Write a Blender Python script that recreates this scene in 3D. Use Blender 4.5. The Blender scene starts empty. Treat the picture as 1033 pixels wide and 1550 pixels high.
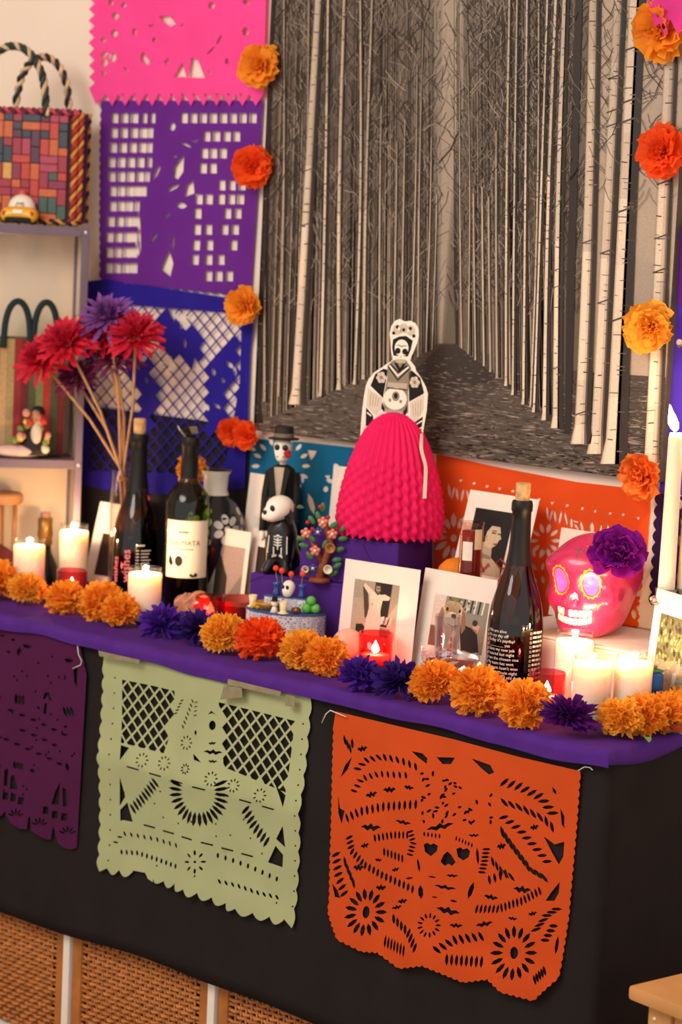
import bpy, bmesh, math, random
from mathutils import Vector, Matrix
from mathutils.geometry import delaunay_2d_cdt

PI = math.pi
scene = bpy.context.scene
COL = scene.collection

# ------------------------------------------------------------------ camera
CAM = Vector((1.7632, -2.5851, 1.4722))
R_ = Vector((0.75244, 0.65866, 0.0)); U_ = Vector((-0.08089, 0.09240, 0.99243)); F_ = Vector((-0.65368, 0.74674, -0.12280))
roll = math.radians(2.7)
cx = R_ * math.cos(roll) + U_ * math.sin(roll)
cy = U_ * math.cos(roll) - R_ * math.sin(roll)
cz = -F_
cam_d = bpy.data.cameras.new('camera'); cam = bpy.data.objects.new('camera', cam_d); COL.objects.link(cam)
cam.matrix_world = Matrix(((cx.x, cy.x, cz.x, CAM.x), (cx.y, cy.y, cz.y, CAM.y), (cx.z, cy.z, cz.z, CAM.z), (0, 0, 0, 1)))
cam_d.sensor_fit = 'VERTICAL'; cam_d.sensor_height = 22.3; cam_d.lens = 50.0
cam_d.clip_start = 0.05; cam_d.clip_end = 50
cam_d.dof.use_dof = True; cam_d.dof.focus_distance = 3.36; cam_d.dof.aperture_fstop = 2.8
scene.camera = cam
scene.view_settings.view_transform = 'Standard'
scene.view_settings.look = 'None'
scene.view_settings.gamma = 1.0
scene.view_settings.use_curve_mapping = False
scene.view_settings.exposure = 0.33
try:
    scene.cycles.use_denoising = True
    scene.cycles.sample_clamp_indirect = 4.0
except Exception:
    pass

# ------------------------------------------------------------------ light
world = bpy.data.worlds.new('room_ambient'); scene.world = world; world.use_nodes = True
bg = world.node_tree.nodes['Background']; bg.inputs[0].default_value = (1.0, 0.95, 0.91, 1); bg.inputs[1].default_value = 0.95
def area(name, loc, target, size, power, col):
    d = bpy.data.lights.new(name, 'AREA'); d.shape = 'DISK'; d.size = size; d.energy = power; d.color = col
    o = bpy.data.objects.new(name, d); COL.objects.link(o); o.location = loc
    o.rotation_euler = (Vector(target) - Vector(loc)).to_track_quat('-Z', 'Y').to_euler()
    return o
area('ceiling_lamp', (-0.75, -1.75, 2.50), (-0.75, 0.1, 0.9), 1.5, 43.0, (1.0, 0.955, 0.89))

# ------------------------------------------------------------------ helpers
def lin(c):
    c = c / 255.0
    return c / 12.92 if c <= 0.04045 else ((c + 0.055) / 1.055) ** 2.4
def rgb(h):
    if isinstance(h, str):
        h = h.lstrip('#'); h = (int(h[0:2], 16), int(h[2:4], 16), int(h[4:6], 16))
    return (lin(h[0]), lin(h[1]), lin(h[2]))
MATS = {}
def mat(name, color, rough=0.7, noise=0.12, scale=30.0, metal=0.0, spec=0.3, sss=0.0, translucent=0.0, coat=0.0, bump=0.0, bscale=200.0):
    if name in MATS: return MATS[name]
    m = bpy.data.materials.new(name); m.use_nodes = True; nt = m.node_tree; N = nt.nodes; L = nt.links
    b = N['Principled BSDF']; c = rgb(color)
    b.inputs['Roughness'].default_value = rough; b.inputs['Metallic'].default_value = metal
    b.inputs['Specular IOR Level'].default_value = spec; b.inputs['Coat Weight'].default_value = coat
    tc = N.new('ShaderNodeTexCoord'); nz = N.new('ShaderNodeTexNoise'); nz.inputs['Scale'].default_value = scale; nz.inputs['Detail'].default_value = 4
    L.new(tc.outputs['Object'], nz.inputs['Vector'])
    rp = N.new('ShaderNodeValToRGB')
    lo = [max(0, x * (1 - noise)) for x in c]; hi = [min(1, x * (1 + noise)) for x in c]
    rp.color_ramp.elements[0].position = 0.3; rp.color_ramp.elements[1].position = 0.7
    rp.color_ramp.elements[0].color = (*lo, 1); rp.color_ramp.elements[1].color = (*hi, 1)
    L.new(nz.outputs['Fac'], rp.inputs['Fac']); L.new(rp.outputs['Color'], b.inputs['Base Color'])
    if sss:
        b.inputs['Subsurface Weight'].default_value = sss; b.inputs['Subsurface Radius'].default_value = (1.0, 0.6, 0.35); b.inputs['Subsurface Scale'].default_value = 0.012
    if bump:
        n2 = N.new('ShaderNodeTexNoise'); n2.inputs['Scale'].default_value = bscale; n2.inputs['Detail'].default_value = 3
        L.new(tc.outputs['Object'], n2.inputs['Vector'])
        bp = N.new('ShaderNodeBump'); bp.inputs['Strength'].default_value = bump; bp.inputs['Distance'].default_value = 0.002
        L.new(n2.outputs['Fac'], bp.inputs['Height']); L.new(bp.outputs['Normal'], b.inputs['Normal'])
    if translucent:
        tr = N.new('ShaderNodeBsdfTranslucent'); L.new(rp.outputs['Color'], tr.inputs['Color'])
        mx = N.new('ShaderNodeMixShader'); mx.inputs[0].default_value = translucent
        L.new(b.outputs[0], mx.inputs[1]); L.new(tr.outputs[0], mx.inputs[2]); L.new(mx.outputs[0], N['Material Output'].inputs[0])
    MATS[name] = m
    return m
def glass(name, tint, gloss=1.0, rough=0.02, ior=1.45):
    if name in MATS: return MATS[name]
    m = bpy.data.materials.new(name); m.use_nodes = True; nt = m.node_tree; N = nt.nodes; L = nt.links
    N.remove(N['Principled BSDF'])
    t = N.new('ShaderNodeBsdfTransparent'); t.inputs[0].default_value = (*tint, 1)
    g = N.new('ShaderNodeBsdfGlossy'); g.inputs['Roughness'].default_value = rough; g.inputs['Color'].default_value = (gloss, gloss, gloss, 1)
    lw = N.new('ShaderNodeLayerWeight'); lw.inputs['Blend'].default_value = 0.5
    pw = N.new('ShaderNodeMath'); pw.operation = 'POWER'; pw.inputs[1].default_value = 4.0; L.new(lw.outputs['Facing'], pw.inputs[0])
    f0 = ((ior - 1) / (ior + 1)) ** 2
    fr = N.new('ShaderNodeMath'); fr.operation = 'MULTIPLY_ADD'; fr.inputs[1].default_value = 0.75 * (1 - f0); fr.inputs[2].default_value = f0; L.new(pw.outputs[0], fr.inputs[0])
    mx = N.new('ShaderNodeMixShader'); L.new(fr.outputs[0], mx.inputs[0]); L.new(t.outputs[0], mx.inputs[1]); L.new(g.outputs[0], mx.inputs[2])
    L.new(mx.outputs[0], N['Material Output'].inputs[0]); MATS[name] = m
    return m
def emis(name, color, strength):
    if name in MATS: return MATS[name]
    m = bpy.data.materials.new(name); m.use_nodes = True; b = m.node_tree.nodes['Principled BSDF']
    c = rgb(color); b.inputs['Base Color'].default_value = (*c, 1); b.inputs['Emission Color'].default_value = (*c, 1); b.inputs['Emission Strength'].default_value = strength
    MATS[name] = m
    return m
def print_mat(name, rough=0.6, spec=0.2, grain=0.0, gscale=400, coat=0.0):
    """flat print: ink colour from the sheet's colour attribute, with a fine procedural grain"""
    if name in MATS: return MATS[name]
    m = bpy.data.materials.new(name); m.use_nodes = True; nt = m.node_tree; N = nt.nodes; L = nt.links
    b = N['Principled BSDF']; b.inputs['Roughness'].default_value = rough; b.inputs['Specular IOR Level'].default_value = spec; b.inputs['Coat Weight'].default_value = coat
    at = N.new('ShaderNodeVertexColor'); at.layer_name = 'ink'
    tc = N.new('ShaderNodeTexCoord'); nz = N.new('ShaderNodeTexNoise'); nz.inputs['Scale'].default_value = gscale; nz.inputs['Detail'].default_value = 5
    L.new(tc.outputs['Object'], nz.inputs['Vector'])
    mr = N.new('ShaderNodeMapRange'); mr.inputs[1].default_value = 0.3; mr.inputs[2].default_value = 0.7; mr.inputs[3].default_value = 1 - grain; mr.inputs[4].default_value = 1 + grain
    L.new(nz.outputs['Fac'], mr.inputs[0])
    mx = N.new('ShaderNodeVectorMath'); mx.operation = 'SCALE'; L.new(at.outputs[0], mx.inputs[0]); L.new(mr.outputs[0], mx.inputs['Scale'])
    L.new(mx.outputs[0], b.inputs['Base Color']); MATS[name] = m
    return m

def link(name, me, parent=None, m=None, smooth=False, auto=None):
    o = bpy.data.objects.new(name, me); COL.objects.link(o)
    if parent is not None: o.parent = parent
    if m is not None and not me.materials: me.materials.append(m)
    if smooth:
        me.polygons.foreach_set('use_smooth', [True] * len(me.polygons))
        if auto is not None:
            try: me.set_sharp_from_angle(angle=math.radians(auto))
            except Exception: pass
    return o
def tag(o, label=None, cat=None, group=None, kind=None):
    if label: o['label'] = label
    if cat: o['category'] = cat
    if group: o['group'] = group
    if kind: o['kind'] = kind
    return o
def root(name, label, cat, loc=(0, 0, 0), rot=(0, 0, 0), group=None, kind=None):
    o = bpy.data.objects.new(name, None); COL.objects.link(o); o.location = loc; o.rotation_euler = rot
    o.empty_display_size = 0.02
    return tag(o, label, cat, group, kind)

class MB:
    """collects shapes into one mesh"""
    def __init__(s): s.v = []; s.f = []; s.c = []
    def add(s, vs, fs, col=None):
        n = len(s.v); s.v += [tuple(v) for v in vs]
        for f in fs: s.f.append([i + n for i in f]); s.c.append(col)
        return s
    def box(s, x0, x1, y0, y1, z0, z1, bev=0.0, M=None, col=None):
        if bev <= 0:
            vs = [Vector((x, y, z)) for z in (z0, z1) for y in (y0, y1) for x in (x0, x1)]
            fs = [(0, 2, 3, 1), (4, 5, 7, 6), (0, 1, 5, 4), (2, 6, 7, 3), (0, 4, 6, 2), (1, 3, 7, 5)]
        else:
            bm = bmesh.new(); bmesh.ops.create_cube(bm, size=1.0)
            for v in bm.verts: v.co = Vector(((x0 + x1) / 2 + v.co.x * (x1 - x0), (y0 + y1) / 2 + v.co.y * (y1 - y0), (z0 + z1) / 2 + v.co.z * (z1 - z0)))
            bmesh.ops.bevel(bm, geom=bm.edges[:], offset=bev, segments=2, affect='EDGES', profile=0.6)
            bm.verts.index_update(); vs = [v.co.copy() for v in bm.verts]; fs = [[v.index for v in f.verts] for f in bm.faces]; bm.free()
        if M is not None: vs = [M @ v for v in vs]
        return s.add(vs, fs, col)
    def lathe(s, prof, n=32, M=None, a0=0.0, a1=2 * PI, sx=1.0, sy=1.0, col=None, wob=None):
        full = abs(a1 - a0 - 2 * PI) < 1e-6; k = n if full else n + 1
        vs = []
        for r, z in prof:
            for i in range(k):
                a = a0 + (a1 - a0) * i / n; rr = r * (wob(a, z) if wob else 1)
                vs.append(Vector((rr * math.cos(a) * sx, rr * math.sin(a) * sy, z)))
        fs = []
        for j in range(len(prof) - 1):
            for i in range(n):
                a = j * k + i; b = j * k + (i + 1) % k
                if full or i + 1 < k: fs.append((a, b, b + k, a + k))
        if M is not None: vs = [M @ v for v in vs]
        return s.add(vs, fs, col)
    def tube(s, pts, rad, n=8, closed=False, cap=True, col=None):
        pts = [Vector(p) for p in pts]; m = len(pts)
        rs = rad if isinstance(rad, (list, tuple)) else [rad] * m
        vs = []; up = None
        for i, p in enumerate(pts):
            if closed: t = pts[(i + 1) % m] - pts[i - 1]
            else: t = pts[min(i + 1, m - 1)] - pts[max(i - 1, 0)]
            if t.length < 1e-9: t = Vector((0, 0, 1))
            t.normalize()
            if up is None: up = t.orthogonal().normalized()
            up = (up - t * up.dot(t));
            up = up.normalized() if up.length > 1e-6 else t.orthogonal().normalized()
            w = t.cross(up)
            for k in range(n):
                a = 2 * PI * k / n; vs.append(p + (up * math.cos(a) + w * math.sin(a)) * rs[i])
        fs = []
        for i in range(m if closed else m - 1):
            j = (i + 1) % m
            for k in range(n): fs.append((i * n + k, i * n + (k + 1) % n, j * n + (k + 1) % n, j * n + k))
        if cap and not closed: fs.append(tuple(range(n))[::-1]); fs.append(tuple((m - 1) * n + k for k in range(n)))
        return s.add(vs, fs, col)
    def ball(s, c, r, nu=12, nv=8, M=None, col=None):
        rx, ry, rz = r if isinstance(r, (list, tuple)) else (r, r, r); c = Vector(c)
        vs = [c + Vector((0, 0, rz))]
        for j in range(1, nv):
            t = PI * j / nv
            for i in range(nu):
                a = 2 * PI * i / nu; vs.append(c + Vector((rx * math.sin(t) * math.cos(a), ry * math.sin(t) * math.sin(a), rz * math.cos(t))))
        vs.append(c - Vector((0, 0, rz))); fs = []; last = len(vs) - 1
        for i in range(nu): fs.append((0, 1 + i, 1 + (i + 1) % nu)); fs.append((last, last - nu + (i + 1) % nu, last - nu + i))
        for j in range(nv - 2):
            for i in range(nu):
                a = 1 + j * nu + i; b = 1 + j * nu + (i + 1) % nu; fs.append((a, a + nu, b + nu, b))
        if M is not None: vs = [M @ v for v in vs]
        return s.add(vs, fs, col)
    def prism(s, poly, y0, y1, M=None, col=None):
        """polygon in local x,z extruded from y0 (front) to y1"""
        n = len(poly); vs = [Vector((x, y0, z)) for x, z in poly] + [Vector((x, y1, z)) for x, z in poly]
        fs = [tuple(range(n)), tuple(range(2 * n - 1, n - 1, -1))] + [(i, i + n, (i + 1) % n + n, (i + 1) % n) for i in range(n)]
        if M is not None: vs = [M @ v for v in vs]
        return s.add(vs, fs, col)
    def mesh(s, name):
        me = bpy.data.meshes.new(name); me.from_pydata(s.v, [], s.f)
        if any(c is not None for c in s.c):
            at = me.color_attributes.new('ink', 'FLOAT_COLOR', 'CORNER'); d = []
            for p, c in zip(me.polygons, s.c):
                for _ in range(p.loop_total): d += [*(c or (1, 1, 1)), 1.0]
            at.data.foreach_set('color', d)
        me.update(); return me
    def build(s, name, m, parent=None, smooth=False, auto=None):
        return link(name, s.mesh(name), parent, m, smooth, auto)
    def fixnormals(s):
        return s

class Print:
    """flat printed picture: coloured ink shapes laid layer over layer on a sheet (x right, z up, towards -y)"""
    def __init__(s, y=-0.0008, step=0.00006): s.mb = MB(); s.y = y; s.step = step; s.k = 0
    def layer(s): s.k += 1; return s
    def poly(s, pts, c):
        y = s.y - s.k * s.step
        a = sum(pts[i][0] * pts[(i + 1) % len(pts)][1] - pts[(i + 1) % len(pts)][0] * pts[i][1] for i in range(len(pts)))
        if a < 0: pts = pts[::-1]
        s.mb.add([(x, y, z) for x, z in pts], [tuple(range(len(pts)))], rgb(c) if not (isinstance(c, tuple) and max(c) <= 1.0) else c)
    def rect(s, x0, z0, x1, z1, c): s.poly([(x0, z0), (x1, z0), (x1, z1), (x0, z1)], c)
    def ell(s, x, z, rx, rz, c, rot=0.0, n=20, a0=0, a1=2 * PI):
        co, si = math.cos(rot), math.sin(rot); p = []
        for i in range(n):
            a = a0 + (a1 - a0) * i / (n if abs(a1 - a0 - 2 * PI) < 1e-6 else n - 1); u, v = rx * math.cos(a), rz * math.sin(a); p.append((x + u * co - v * si, z + u * si + v * co))
        s.poly(p, c)
    def line(s, pts, w, c):
        for (x0, z0), (x1, z1) in zip(pts, pts[1:]):
            dx, dz = x1 - x0, z1 - z0; l = math.hypot(dx, dz) or 1e-9; nx, nz = -dz / l * w / 2, dx / l * w / 2
            s.poly([(x0 + nx, z0 + nz), (x0 - nx, z0 - nz), (x1 - nx, z1 - nz), (x1 + nx, z1 + nz)], c)
    def build(s, name, m, parent): return s.mb.build(name, m, parent)

def text2d(body, size, align='LEFT'):
    """outline letters as flat polygons: returns (verts2d, faces)"""
    cu = bpy.data.curves.new('lettering', 'FONT'); cu.body = body; cu.size = size; cu.align_x = align; cu.resolution_u = 2
    ob = bpy.data.objects.new('lettering', cu); COL.objects.link(ob)
    dg = bpy.context.evaluated_depsgraph_get(); me = ob.evaluated_get(dg).to_mesh()
    v = [(q.co.x, q.co.y) for q in me.vertices]; f = [list(p.vertices) for p in me.polygons]
    ob.evaluated_get(dg).to_mesh_clear(); bpy.data.objects.remove(ob); bpy.data.curves.remove(cu)
    return v, f

def smoothstep(a, b, x):
    t = max(0.0, min(1.0, (x - a) / (b - a))); return t * t * (3 - 2 * t)

# sheet measures: points noted on a sheet that hangs in a given upright plane -> metres (x, z)
HOM = {'front': (0.0013460672, 8.3363439e-05, -1.3176444, 0.00047626188, -0.0011506846, 1.8280131, 0.00028790785, -2.66363e-05),
       'picture': (0.0014812998, 0.00010438491, -1.8145743, 0.00048471626, -0.0013299592, 1.8854106, 0.00028790785, -2.66363e-05),
       'wall': (0.001486501, 0.00010519343, -1.833687, 0.00048504142, -0.0013368544, 1.8876181, 0.00028790785, -2.66363e-05)}
def sheet(plane, ox=0, oy=0, k=1.0):
    h = HOM[plane]
    def g(x, y):
        x = ox + x * k; y = oy + y * k; d = h[6] * x + h[7] * y + 1
        return ((h[0] * x + h[1] * y + h[2]) / d, (h[3] * x + h[4] * y + h[5]) / d)
    return g

# ------------------------------------------------------------------ cut paper
def inpoly(x, y, P):
    r = False; j = len(P) - 1
    for i in range(len(P)):
        xi, yi = P[i]; xj, yj = P[j]
        if (yi > y) != (yj > y) and x < (xj - xi) * (y - yi) / (yj - yi) + xi: r = not r
        j = i
    return r
def area2(P): return 0.5 * sum(P[i][0] * P[(i + 1) % len(P)][1] - P[(i + 1) % len(P)][0] * P[i][1] for i in range(len(P)))
def clip(poly, reg):
    """clip polygon by convex region"""
    if area2(reg) < 0: reg = reg[::-1]
    out = list(poly)
    for i in range(len(reg)):
        a, b = reg[i], reg[(i + 1) % len(reg)]; src = out; out = []
        if not src: break
        side = lambda p: (b[0] - a[0]) * (p[1] - a[1]) - (b[1] - a[1]) * (p[0] - a[0])
        for j in range(len(src)):
            p, q = src[j - 1], src[j]; sp, sq = side(p), side(q)
            if (sp >= 0) != (sq >= 0):
                t = sp / (sp - sq); out.append((p[0] + (q[0] - p[0]) * t, p[1] + (q[1] - p[1]) * t))
            if sq >= 0: out.append(q)
    return out
def leaf(x, y, l, w, ang):
    c, s = math.cos(ang), math.sin(ang); P = [(-l / 2, 0), (-l / 5, w / 2), (l / 5, w / 2), (l / 2, 0), (l / 5, -w / 2), (-l / 5, -w / 2)]
    return [(x + a * c - b * s, y + a * s + b * c) for a, b in P]
def oval(x, y, rx, ry, n=10, ang=0):
    c, s = math.cos(ang), math.sin(ang)
    return [(x + rx * math.cos(2 * PI * i / n) * c - ry * math.sin(2 * PI * i / n) * s, y + rx * math.cos(2 * PI * i / n) * s + ry * math.sin(2 * PI * i / n) * c) for i in range(n)]
def bat(x, y, w, h, ang=0.0):
    P = [(-.5, .1), (-.3, -.25), (-.15, -.1), (0, -.5), (.12, -.1), (.3, -.3), (.5, -.05), (.3, .15), (.15, .5), (0, .2), (-.15, .5), (-.3, .2)]
    c, s = math.cos(ang), math.sin(ang)
    return [(x + a * w * c - b * h * s, y + a * w * s + b * h * c) for a, b in P]
def rect_h(x, y, w, h, ang=0.0):
    c, s = math.cos(ang), math.sin(ang)
    return [(x + a * c - b * s, y + a * s + b * c) for a, b in ((-w / 2, -h / 2), (w / 2, -h / 2), (w / 2, h / 2), (-w / 2, h / 2))]
def leafrow(path, n, l, w, da):
    """leaves set across a polyline path, turned by da from its direction"""
    seg = []; tot = 0
    for p, q in zip(path, path[1:]): d = math.hypot(q[0] - p[0], q[1] - p[1]); seg.append(d); tot += d
    out = []
    for i in range(n):
        t = tot * (i + .5) / n; k = 0
        while k < len(seg) - 1 and t > seg[k]: t -= seg[k]; k += 1
        p, q = path[k], path[k + 1]; f = t / seg[k]; a = math.atan2(q[1] - p[1], q[0] - p[0])
        out.append(leaf(p[0] + (q[0] - p[0]) * f, p[1] + (q[1] - p[1]) * f, l, w, a + da))
    return out
def sunburst(x, y, r, l, w, n, a0=0, a1=2 * PI, kx=1.0):
    out = []
    for i in range(n):
        a = a0 + (a1 - a0) * i / (n if abs(a1 - a0 - 2 * PI) < 1e-6 else n - 1)
        out.append(leaf(x + r * kx * math.cos(a), y + r * math.sin(a), l, w, math.atan2(math.sin(a), kx * math.cos(a))))
    return out
def lattice(reg, sx, sy, t, skew=0.0, avoid=(), ox=0.0, oy=0.0):
    """diamond holes of a net, clipped to a convex region"""
    xs = [p[0] for p in reg]; ys = [p[1] for p in reg]; out = []
    for j in range(-2, int((max(ys) - min(ys)) / sy * 2) + 4):
        for i in range(-3, int((max(xs) - min(xs)) / sx) + 4):
            x = min(xs) + ox + (i + (0.5 if j % 2 else 0)) * sx; y = min(ys) + oy + j * sy / 2 + skew * (x - min(xs))
            a, b = sx / 2 - t, sy / 2 - t * sy / sx
            d = [(x - a, y - a * skew), (x, y - b), (x + a, y + a * skew), (x, y + b)]
            if any(inpoly(x, y, A) for A in avoid): continue
            d = clip(d, reg)
            if len(d) >= 3 and abs(area2(d)) > sx * sy * 0.05: out.append(d)
    return out
def wavy_edge(p, q, n, amp, shape='scallop', sub=4):
    """points from p to q with scallops or teeth standing out on the left-hand side of p->q"""
    dx, dy = q[0] - p[0], q[1] - p[1]; l = math.hypot(dx, dy); nx, ny = dy / l, -dx / l; out = []
    for i in range(n):
        for s in range(sub):
            f = s / sub; h = math.sin(PI * f) if shape == 'scallop' else 1 - abs(2 * f - 1)
            t = (i + f) / n; out.append((p[0] + dx * t + nx * h * amp, p[1] + dy * t + ny * h * amp))
    return out
def cut_paper(name, outline, holes, g, y0, warp, m, parent=None, step=0.02):
    """sheet with real cut-outs; outline and holes go through g() to metres (x, z); warp(x, z) gives how far it stands off its plane"""
    O = [g(*p) for p in outline]; Hs = [[g(*p) for p in h] for h in holes]
    pts = []; edges = []
    for loop in [O] + Hs:
        n0 = len(pts)
        for i, p in enumerate(loop): pts.append(Vector(p)); edges.append((n0 + i, n0 + (i + 1) % len(loop)))
    x0 = min(p[0] for p in O); x1 = max(p[0] for p in O); z0 = min(p[1] for p in O); z1 = max(p[1] for p in O)
    nx = int((x1 - x0) / step); nz = int((z1 - z0) / step)
    for i in range(1, nx):
        for j in range(1, nz):
            x = x0 + i * step; z = z0 + j * step
            if inpoly(x, z, O): pts.append(Vector((x + 0.0007 * math.sin(i * 7 + j * 3), z + 0.0007 * math.cos(i * 5 - j))))
    V, E, F, *_ = delaunay_2d_cdt(pts, edges, [], 0, 1e-6)
    bb = [(min(p[0] for p in h), max(p[0] for p in h), min(p[1] for p in h), max(p[1] for p in h), h) for h in Hs]
    ff = []
    for f in F:
        x = sum(V[i].x for i in f) / len(f); z = sum(V[i].y for i in f) / len(f)
        if not inpoly(x, z, O): continue
        if any(a <= x <= b and c <= z <= d and inpoly(x, z, h) for a, b, c, d, h in bb): continue
        ff.append(list(f))
    me = bpy.data.meshes.new(name); me.from_pydata([(v.x, y0 - warp(v.x, v.y), v.y) for v in V], [], ff); me.update()
    bm = bmesh.new(); bm.from_mesh(me); bmesh.ops.delete(bm, geom=[v for v in bm.verts if not v.link_faces], context='VERTS'); bm.to_mesh(me); bm.free()
    return link(name, me, parent, m, True)
# ================================================================== the room
WALL_Y = 0.43; TOP = 0.78
wallm = mat('wall_paint', '#e8d6c4', 0.85, 0.03, 3.0, bump=0.05, bscale=60)
floorm = mat('floor_wood', '#8a6a4c', 0.5, 0.25, 6.0)
tag(MB().box(-2.75, 2.6, WALL_Y, WALL_Y + 0.1, 0.0, 2.7).build('wall_back', wallm), kind='structure')
tag(MB().box(-2.75, -2.65, -3.6, WALL_Y, 0.0, 2.7).build('wall_left', wallm), kind='structure')
tag(MB().box(-2.75, 2.6, -3.6, WALL_Y + 0.1, -0.05, 0.0).build('floor', floorm), kind='structure')
tag(MB().box(-2.75, 2.6, -3.6, WALL_Y + 0.1, 2.7, 2.75).build('ceiling', wallm), kind='structure')

# ------------------------------------------------------------------ white cube shelving unit with baskets
white = mat('white_laminate', '#e6dccf', 0.5, 0.03)
unit = root('cube_shelf', 'white cube shelving unit under the black cloth, wicker baskets in its lower row', 'shelf', (-0.735, 0.205, 0))
def ub(name, x0, x1, y0, y1, z0, z1): return MB().box(x0 + 0.735, x1 + 0.735, y0 - 0.205, y1 - 0.205, z0, z1, 0.0015).build(name, white, unit)
ub('top_board', -1.457, -0.005, 0.012, 0.40, 0.732, 0.77)
ub('bottom_board', -1.457, -0.005, 0.012, 0.40, 0.0, 0.038)
ub('middle_board', -1.432, -0.043, 0.012, 0.40, 0.377, 0.393)
ub('side_panel', -1.457, -1.4325, 0.012, 0.40, 0.0385, 0.7315); ub('side_panel', -0.0425, -0.005, 0.012, 0.40, 0.0385, 0.7315)
DIV = (-1.093, -0.742, -0.391)
for d in DIV:
    ub('divider', d - 0.008, d + 0.008, 0.012, 0.40, 0.0385, 0.3765); ub('divider', d - 0.008, d + 0.008, 0.012, 0.40, 0.3935, 0.7315)
rattan = mat('rattan', '#b5713c', 0.6, 0.3, 60); rattan2 = mat('rattan_rail', '#a9672f', 0.55, 0.2, 25); dark_in = mat('basket_dark', '#3a1d0e', 0.9)
def basket(x0, x1, label):
    w = x1 - x0; b = root('wicker_basket', label, 'basket', ((x0 + x1) / 2, 0.02, 0.0395), group='wicker baskets in the cube shelf')
    hw = w / 2; H = 0.285
    MB().box(-hw + 0.012, hw - 0.012, 0.012, 0.33, 0.004, H - 0.01).build('inner_body', dark_in, b)
    for s in (-1, 1):
        xa = s * (hw - 0.011); MB().box(xa - 0.011, xa + 0.011, -0.002, 0.012, 0.0, H, 0.004).build('side_rail', rattan2, b)
    MB().box(-hw, hw, -0.004, 0.012, H - 0.02, H + 0.004, 0.005).build('rim', rattan2, b)
    mb = MB(); n = int((w - 0.06) / 0.0115)
    xs = [-hw + 0.036 + i * (w - 0.072) / (n - 1) for i in range(n)]
    for r in range(31):
        z = 0.006 + r * 0.0086
        if z > H - 0.022: break
        pts = [(-hw + 0.02, 0.004, z)] + [(x, 0.0035 - 0.0042 * (1 if (i + r) % 2 else -1), z + random.uniform(-.0007, .0007)) for i, x in enumerate(xs)] + [(hw - 0.02, 0.004, z)]
        mb.tube(pts, 0.0034, 5)
    tag(mb.build('woven_strands', rattan, b, True), kind='stuff')
    st = MB()
    for x in xs: st.tube([(x, 0.0035, 0.002), (x, 0.0035, H - 0.02)], 0.0026, 5)
    tag(st.build('stakes', rattan, b, True), kind='stuff')
    return b
random.seed(3)
edges = (-1.4325, -1.093, -0.742, -0.391, -0.0425)
labs = ['tan wicker basket at the far left under the black cloth', 'tan wicker basket between the two white dividers in view', 'tan wicker basket right of the second white divider, mostly under cloth', 'tan wicker basket hidden behind the orange paper side of the cloth']
for i in range(3): basket(edges[i] + 0.0105, edges[i + 1] - 0.0105, labs[i])

# ------------------------------------------------------------------ cloths
def noise2(x, y, s=0):
    return math.sin(x * 13.1 + y * 7.7 + s) * 0.5 + math.sin(x * 29.3 - y * 17.9 + 1.7 * s) * 0.3 + math.sin(x * 61.7 + y * 43.1 + 2.3 * s) * 0.2
blackm = mat('black_cloth', '#211c1b', 0.92, 0.15, 12, spec=0.15, bump=0.1, bscale=700)
mb = MB(); path = []
for i in range(75): x = -1.457 + 1.457 * i / 74; path.append((x, 0.0, 0, -1))
for k in range(1, 6): a = -PI / 2 + PI / 2 * k / 6; path.append((0.004 + 0.012 * math.cos(a) - 0.002, 0.012 + 0.012 * math.sin(a), math.cos(a), math.sin(a)))
for i in range(20): path.append((0.014, 0.014 + 0.395 * i / 19, 1, 0))
vs = []; fs = []; nz = 24
for i, (x, y, nx, ny) in enumerate(path):
    for j in range(nz + 1):
        t = j / nz; zb = 0.25 + 0.005 * math.sin(x * 7 + 1.2) + 0.002 * math.sin(x * 19)
        z = 0.775 + (zb - 0.775) * t; off = 0.003 + 0.0025 * t * (1 + noise2(x + y * 1.3, z * 0.4)) * 0.6
        vs.append((x + nx * off, y + ny * off, z))
for i in range(len(path) - 1):
    for j in range(nz): a = i * (nz + 1) + j; fs.append((a, a + 1, a + nz + 2, a + nz + 1))
mb.add(vs, fs)
o = mb.build('black_cloth', blackm, None, True); tag(o, 'plain black cloth hanging down the front and right end of the altar table', 'cloth')
md = o.modifiers.new('thickness', 'SOLIDIFY'); md.thickness = 0.0012; md.offset = -1

purplem = mat('purple_felt', '#4b2378', 0.9, 0.12, 25, spec=0.15, bump=0.15, bscale=500)
mb = MB(); nx_, ny_ = 150, 60; vs = []; fs = []
X0, X1, Y0, Y1 = -1.457, 0.046, -0.036, 0.405
def bend(d, r=0.014):
    a = min(d / r, PI / 2); return r * math.sin(a), r * (1 - math.cos(a)) + max(0, d - r * PI / 2)
for i in range(nx_ + 1):
    for j in range(ny_ + 1):
        x = X0 + (X1 - X0) * i / nx_; y = Y0 + (Y1 - Y0) * (j / ny_) ** 1.5
        if y < 0: y *= 0.88 + 0.16 * noise2(x * 0.7, 0, 2)
        if x > 0.012: x = 0.012 + (x - 0.012) * (0.85 + 0.2 * math.sin(y * 21))
        z = TOP - 0.0016 + 0.0014 * noise2(x * 0.8, y, 1)
        dx = x - 0.012; dy = -y
        if dy > 0: o_, dn = bend(dy); y = -o_ * 0.9 - 0.001 * (1 + noise2(x * 2, 0, 5)); z -= dn
        if dx > 0:
            o_, dn = bend(dx); x = 0.012 + o_ * 0.75; z0_ = TOP - 0.0016; z = min(z, z0_ - dn)
        vs.append((x, y - 0.003 if dy > 0 else y, z))
for i in range(nx_):
    for j in range(ny_): a = i * (ny_ + 1) + j; fs.append((a, a + ny_ + 1, a + ny_ + 2, a + 1))
mb.add(vs, fs); o = mb.build('purple_runner', purplem, None, True)
tag(o, 'purple felt runner covering the table top and folded over its front edge', 'cloth')
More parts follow.
